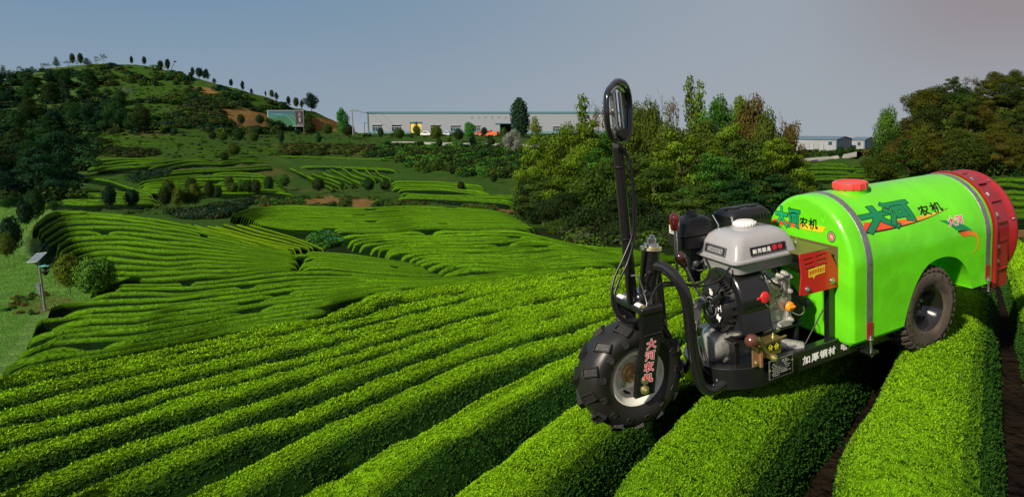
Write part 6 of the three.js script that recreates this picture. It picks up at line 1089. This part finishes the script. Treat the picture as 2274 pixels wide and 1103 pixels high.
// --- the wooded hill on the right
reseed(4242); let hillTrees = 0;
for (let r = 0; r < 5; r++) {
  const zs = [112, 104, 94, 84, 75][r], n = [18, 18, 16, 16, 17][r];
  for (let k = 0; k < n; k++) {
    const u = lerp([2020, 1985, 1960, 1940, 1935][r], 2760, (k + rr(.1, .9)) / n), top = poly([[1940, 258], [1965, 232], [1990, 214], [2070, 192], [2110, 172], [2160, 158], [2220, 138], [2280, 146], [2360, 130], [2760, 100]], u);
    const g = groundAt(u, zs), p = V(0, 0, 0).copy(g), vt = r === 0 ? top + rr(-4, 14) : null;
    const kind = r === 0 ? ['broad', 'broad', 'layered', 'bare'][k % 4] : ['broad', 'layered', 'broad', 'bush'][(k + r) % 4], tint = [[.070, .082, .008], [.050, .074, .008], [.075, .066, .009], [.030, .048, .008], [.026, .062, .008], [.072, .078, .008], [.044, .070, .008]][(k * 3 + r * 2) % 7];
    let h = vt ? Math.max(4, at(u, vt, zs).y - g.y) : rr(4.2, 6.5); if (kind === 'bush') h *= .65;
    h = Math.min(h, 14);
    const w = (kind === 'bush' ? 4.5 : kind === 'thin' || kind === 'bare' ? 6 : 6.5) * rr(.85, 1.2);
    plant('hill_tree', kind, p, h, w, tint, `${({ thin: 'slender', bare: 'half-bare', broad: 'bushy', layered: 'spreading', bush: 'low dark' })[kind]} tree of the right hill, ${nth(k)} from the left in its ${['top', 'second', 'middle', 'fourth', 'lowest'][r]} tier`, 'tree', 'trees of the wooded right hill');
    hillTrees++;
  }
}
treeAt('broad_tree', 'broad', 1966, 0, 232, 84, [.08, .17, .02], 'leafy green tree standing out at the left end of the right hill', 'tree', null, { z: 96, variant: 2 });
// --- the dark wood on the left hill
reseed(777);
for (let r = 0; r < 6; r++) {
  const vb = [190, 235, 285, 345, 405, 452][r], n = [9, 8, 8, 5, 4, 4][r], u1 = [200, 300, 330, 190, 150, 145][r];
  for (let k = 0; k < n; k++) {
    const u = lerp(-40, u1, (k + rr(.15, .85)) / n), v = vb + rr(-14, 14), z = depth(u, v), kind = ['broad', 'layered', 'broad', 'bush', 'thin'][(k * 2 + r) % (r > 1 ? 4 : 5)];
    const hp = kind === 'bush' ? rr(24, 38) : [44, 52, 64, 84, 110, 120][r] * rr(.8, 1.1), w = hp * (kind === 'thin' ? .45 : kind === 'bush' ? 1.5 : .95);
    treeAt('slope_tree', kind, u, v, v - hp, w, [TEAL, DKG, [.012, .05, .02], [.02, .07, .018], DK][(k + r) % 5], `${({ thin: 'thin', broad: 'bushy', layered: 'spreading', bush: 'low' })[kind]} tree of the left wood, ${nth(k)} from left, tier ${nth(r)} from top`, 'tree', 'trees of the dark left wood');
  }
}
for (let k = 0; k < 12; k++) { const u = 4 + k * 21 + rr(-6, 6); treeAt('bare_tree', k % 3 ? 'bare' : 'thin', u, skyV(u) + 6, skyV(u) - rr(16, 36) + (u < 60 ? -8 : 4), rr(16, 26), [.06, .12, .09], `${nth(k)} faint twiggy tree on the skyline at the far left`, 'tree', 'twiggy trees on the far left skyline'); }
// --- scrub: low shrubs and weeds of the banks and slopes, too many to count
{
  const src = crownGeometry(900, lumps(910, 4, .4, .18, .5, .26, .36), 260, .12, { rough: .3 });
  const zones = [ // polygon, amount, height in m, tints
    [[[200, 150], [345, 150], [420, 172], [520, 205], [600, 225], [690, 262], [700, 300], [560, 300], [420, 292], [250, 300], [190, 250]], 300, [1.2, 3.2], [DK, MOSS, DKG, [.04, .06, .014], TEAL]],
    [[[330, 230], [440, 200], [500, 215], [500, 285], [400, 285], [330, 270]], 160, [1.2, 2.6], [[.05, .06, .018], DK, MOSS, DKG]],
    [[[860, 322], [1160, 330], [1160, 400], [1090, 392], [960, 388], [905, 366], [800, 350]], 420, [1, 2.6], [DKG, DK, GREEN, MOSS]],
    [[[620, 322], [860, 326], [880, 345], [620, 345]], 200, [.8, 1.8], [[.08, .075, .025], DK, MOSS]],
    [[[240, 345], [300, 352], [350, 345], [340, 335], [230, 330]], 70, [.8, 1.6], [DK, [.035, .04, .014]]],
    [[[290, 392], [360, 380], [392, 376], [372, 398], [300, 408]], 80, [.7, 1.4], [TEAL, DKG, [.03, .06, .025]]],
    [[[360, 474], [430, 470], [520, 450], [560, 444], [540, 462], [490, 486], [420, 488]], 300, [.4, 1.0], [TEAL, DK, [.04, .065, .03]]],
    [[[560, 440], [760, 440], [1000, 446], [1150, 460], [1150, 476], [1000, 456], [760, 462], [560, 458]], 380, [.3, .8], [[.085, .075, .022], DKG, MOSS, GREEN]],
    [[[1150, 480], [1260, 520], [1300, 548], [1480, 552], [1700, 545], [1700, 520], [1250, 505]], 240, [.5, 1.3], [DK, MOSS, [.05, .065, .025]]],
    [[[700, 510], [735, 508], [740, 552], [700, 548]], 60, [.35, .9], [[.03, .14, .05], GREEN]],
    [[[1930, 340], [2000, 330], [2160, 330], [2380, 330], [2380, 392], [2100, 392], [1960, 372]], 260, [1, 2.4], [DK, MOSS, DKG, BROWN]],
    [[[2000, 260], [2150, 240], [2380, 220], [2380, 340], [1980, 330]], 240, [1.2, 2.6], [MOSS, DK, OLIVE, BROWN]],
    [[[1780, 335], [1850, 336], [1930, 338], [1900, 345], [1780, 352]], 60, [.8, 1.6], [DK, MOSS]],
    [[[1680, 470], [1800, 400], [1830, 440], [1800, 520], [1690, 545]], 110, [1, 2.2], [DK, DKG]],
    [[[-40, 170], [200, 150], [240, 300], [170, 400], [150, 450], [-40, 460]], 420, [1.4, 3.4], [TEAL, DKG, [.014, .055, .02], DK]],
    [[[780, 292], [1250, 298], [1250, 308], [800, 306]], 120, [.6, 1.3], [DKG, MOSS]],
    [[[2244, 488], [2400, 484], [2400, 500], [2244, 500]], 40, [.3, .7], [[.11, .08, .03], MOSS]],
    [[[205, 288], [480, 296], [800, 300], [880, 320], [860, 346], [600, 352], [200, 350]], 420, [.25, .8], [[.05, .10, .016], MOSS, [.07, .12, .018], DKG]],
    [[[230, 190], [410, 194], [420, 250], [330, 264], [240, 250]], 260, [.3, .9], [[.05, .10, .016], MOSS, [.06, .12, .018], DKG]],
    [[[100, 446], [360, 452], [420, 470], [360, 478], [100, 468]], 160, [.15, .4], [[.05, .10, .02], [.07, .12, .03]]],
    [[[20, 660], [120, 650], [190, 690], [90, 700], [10, 700]], 40, [.12, .3], [OLIVE, [.10, .085, .02], DKG]],
  ];
  const CLEAR = [[[230, 192], [330, 190], [410, 196], [395, 215], [330, 226], [255, 230]], [[250, 236], [360, 228], [420, 246], [380, 262], [270, 262]]];
  reseed(31337); let zi = 0;
  for (const [P, n, [h0, h1], tints] of zones) {
    const us = P.map((p) => p[0]), vs = P.map((p) => p[1]), m4 = [], cols = [], q = new THREE.Quaternion(), mx = new THREE.Matrix4();
    let tries = 0;
    while (m4.length < n * 16 && tries++ < n * 30) {
      const u = rr(Math.min(...us), Math.max(...us)), v = rr(Math.min(...vs), Math.max(...vs)); if (!inPoly(P, u, v)) continue;
      if (EARTH.some((E) => inPoly(E, u, v)) || h1 > 1 && CLEAR.some((E) => inPoly(E, u, v))) continue;
      const p = soil(u, v), h = rr(h0, h1), w = h * rr(.9, 1.6); q.setFromAxisAngle(V(0, 1, 0), rr(0, 6.28)); p.y -= .08 * h; mx.compose(p, q, V(w, h, w)); m4.push(...mx.elements);
      const c = tints[Math.floor(rnd() * tints.length)], t = rr(.75, 1.25); cols.push(c[0] * t, c[1] * t, c[2] * t);
    }
    const inst = new THREE.InstancedMesh(src, foliage(1, 1, 1), m4.length / 16); inst.instanceMatrix.array.set(m4); inst.instanceColor = new THREE.InstancedBufferAttribute(new Float32Array(cols), 3);
    shadowed(inst); inst.name = numbered('scrub'); scene.add(inst); tag(inst, 'low wild scrub and weeds covering bank or slope number ' + nth(zi++) + ' of the hillside', 'scrub', null, 'stuff');
  }
  // grass of the lawn
  const blade = (() => { reseed(5); const pos = [], col = [], idx = []; for (let k = 0; k < 7; k++) { const a = rr(0, 6.28), x = rr(-.5, .5), z = rr(-.5, .5), b = pos.length / 3, w = .05, l = rr(.5, 1), t = rr(.8, 1.2); pos.push(x - w * Math.cos(a), 0, z - w * Math.sin(a), x + w * Math.cos(a), 0, z + w * Math.sin(a), x + rr(-.3, .3), l, z + rr(-.3, .3)); for (let j = 0; j < 3; j++) col.push(t, t, t); idx.push(b, b + 1, b + 2); } const g = new THREE.BufferGeometry(); g.setAttribute('position', new THREE.Float32BufferAttribute(pos, 3)); g.setAttribute('color', new THREE.Float32BufferAttribute(col, 3)); g.setIndex(idx); g.computeVertexNormals(); return g; })();
  const m4 = [], cols = [], q = new THREE.Quaternion(), mx = new THREE.Matrix4(); reseed(99);
  let guard = 0;
  while (m4.length < 15000 * 16 && guard++ < 300000) { const u = rr(-60, 270), v = rr(455, 830); if (lawn(u, v) < .6) continue; const p = soil(u, v), z = -p.z, s = rr(.03, .07) * (z / 26); q.setFromAxisAngle(V(0, 1, 0), rr(0, 6.28)); mx.compose(p, q, V(s * 2, s, s * 2)); m4.push(...mx.elements); const t = rr(.7, 1.2) * (1 + .3 * noise(p.x * .8, p.z * .8)); cols.push(.15 * t, .33 * t, .055 * t); }
  const inst = new THREE.InstancedMesh(blade, foliage(1, 1, 1), m4.length / 16); inst.instanceMatrix.array.set(m4); inst.instanceColor = new THREE.InstancedBufferAttribute(new Float32Array(cols), 3); shadowed(inst); inst.name = 'lawn_grass'; scene.add(inst); tag(inst, 'short grass of the lawn at the left edge around the solar lamp', 'grass', null, 'stuff');
}
console.log('trees', treeCount);
renderer.render(scene, camera);
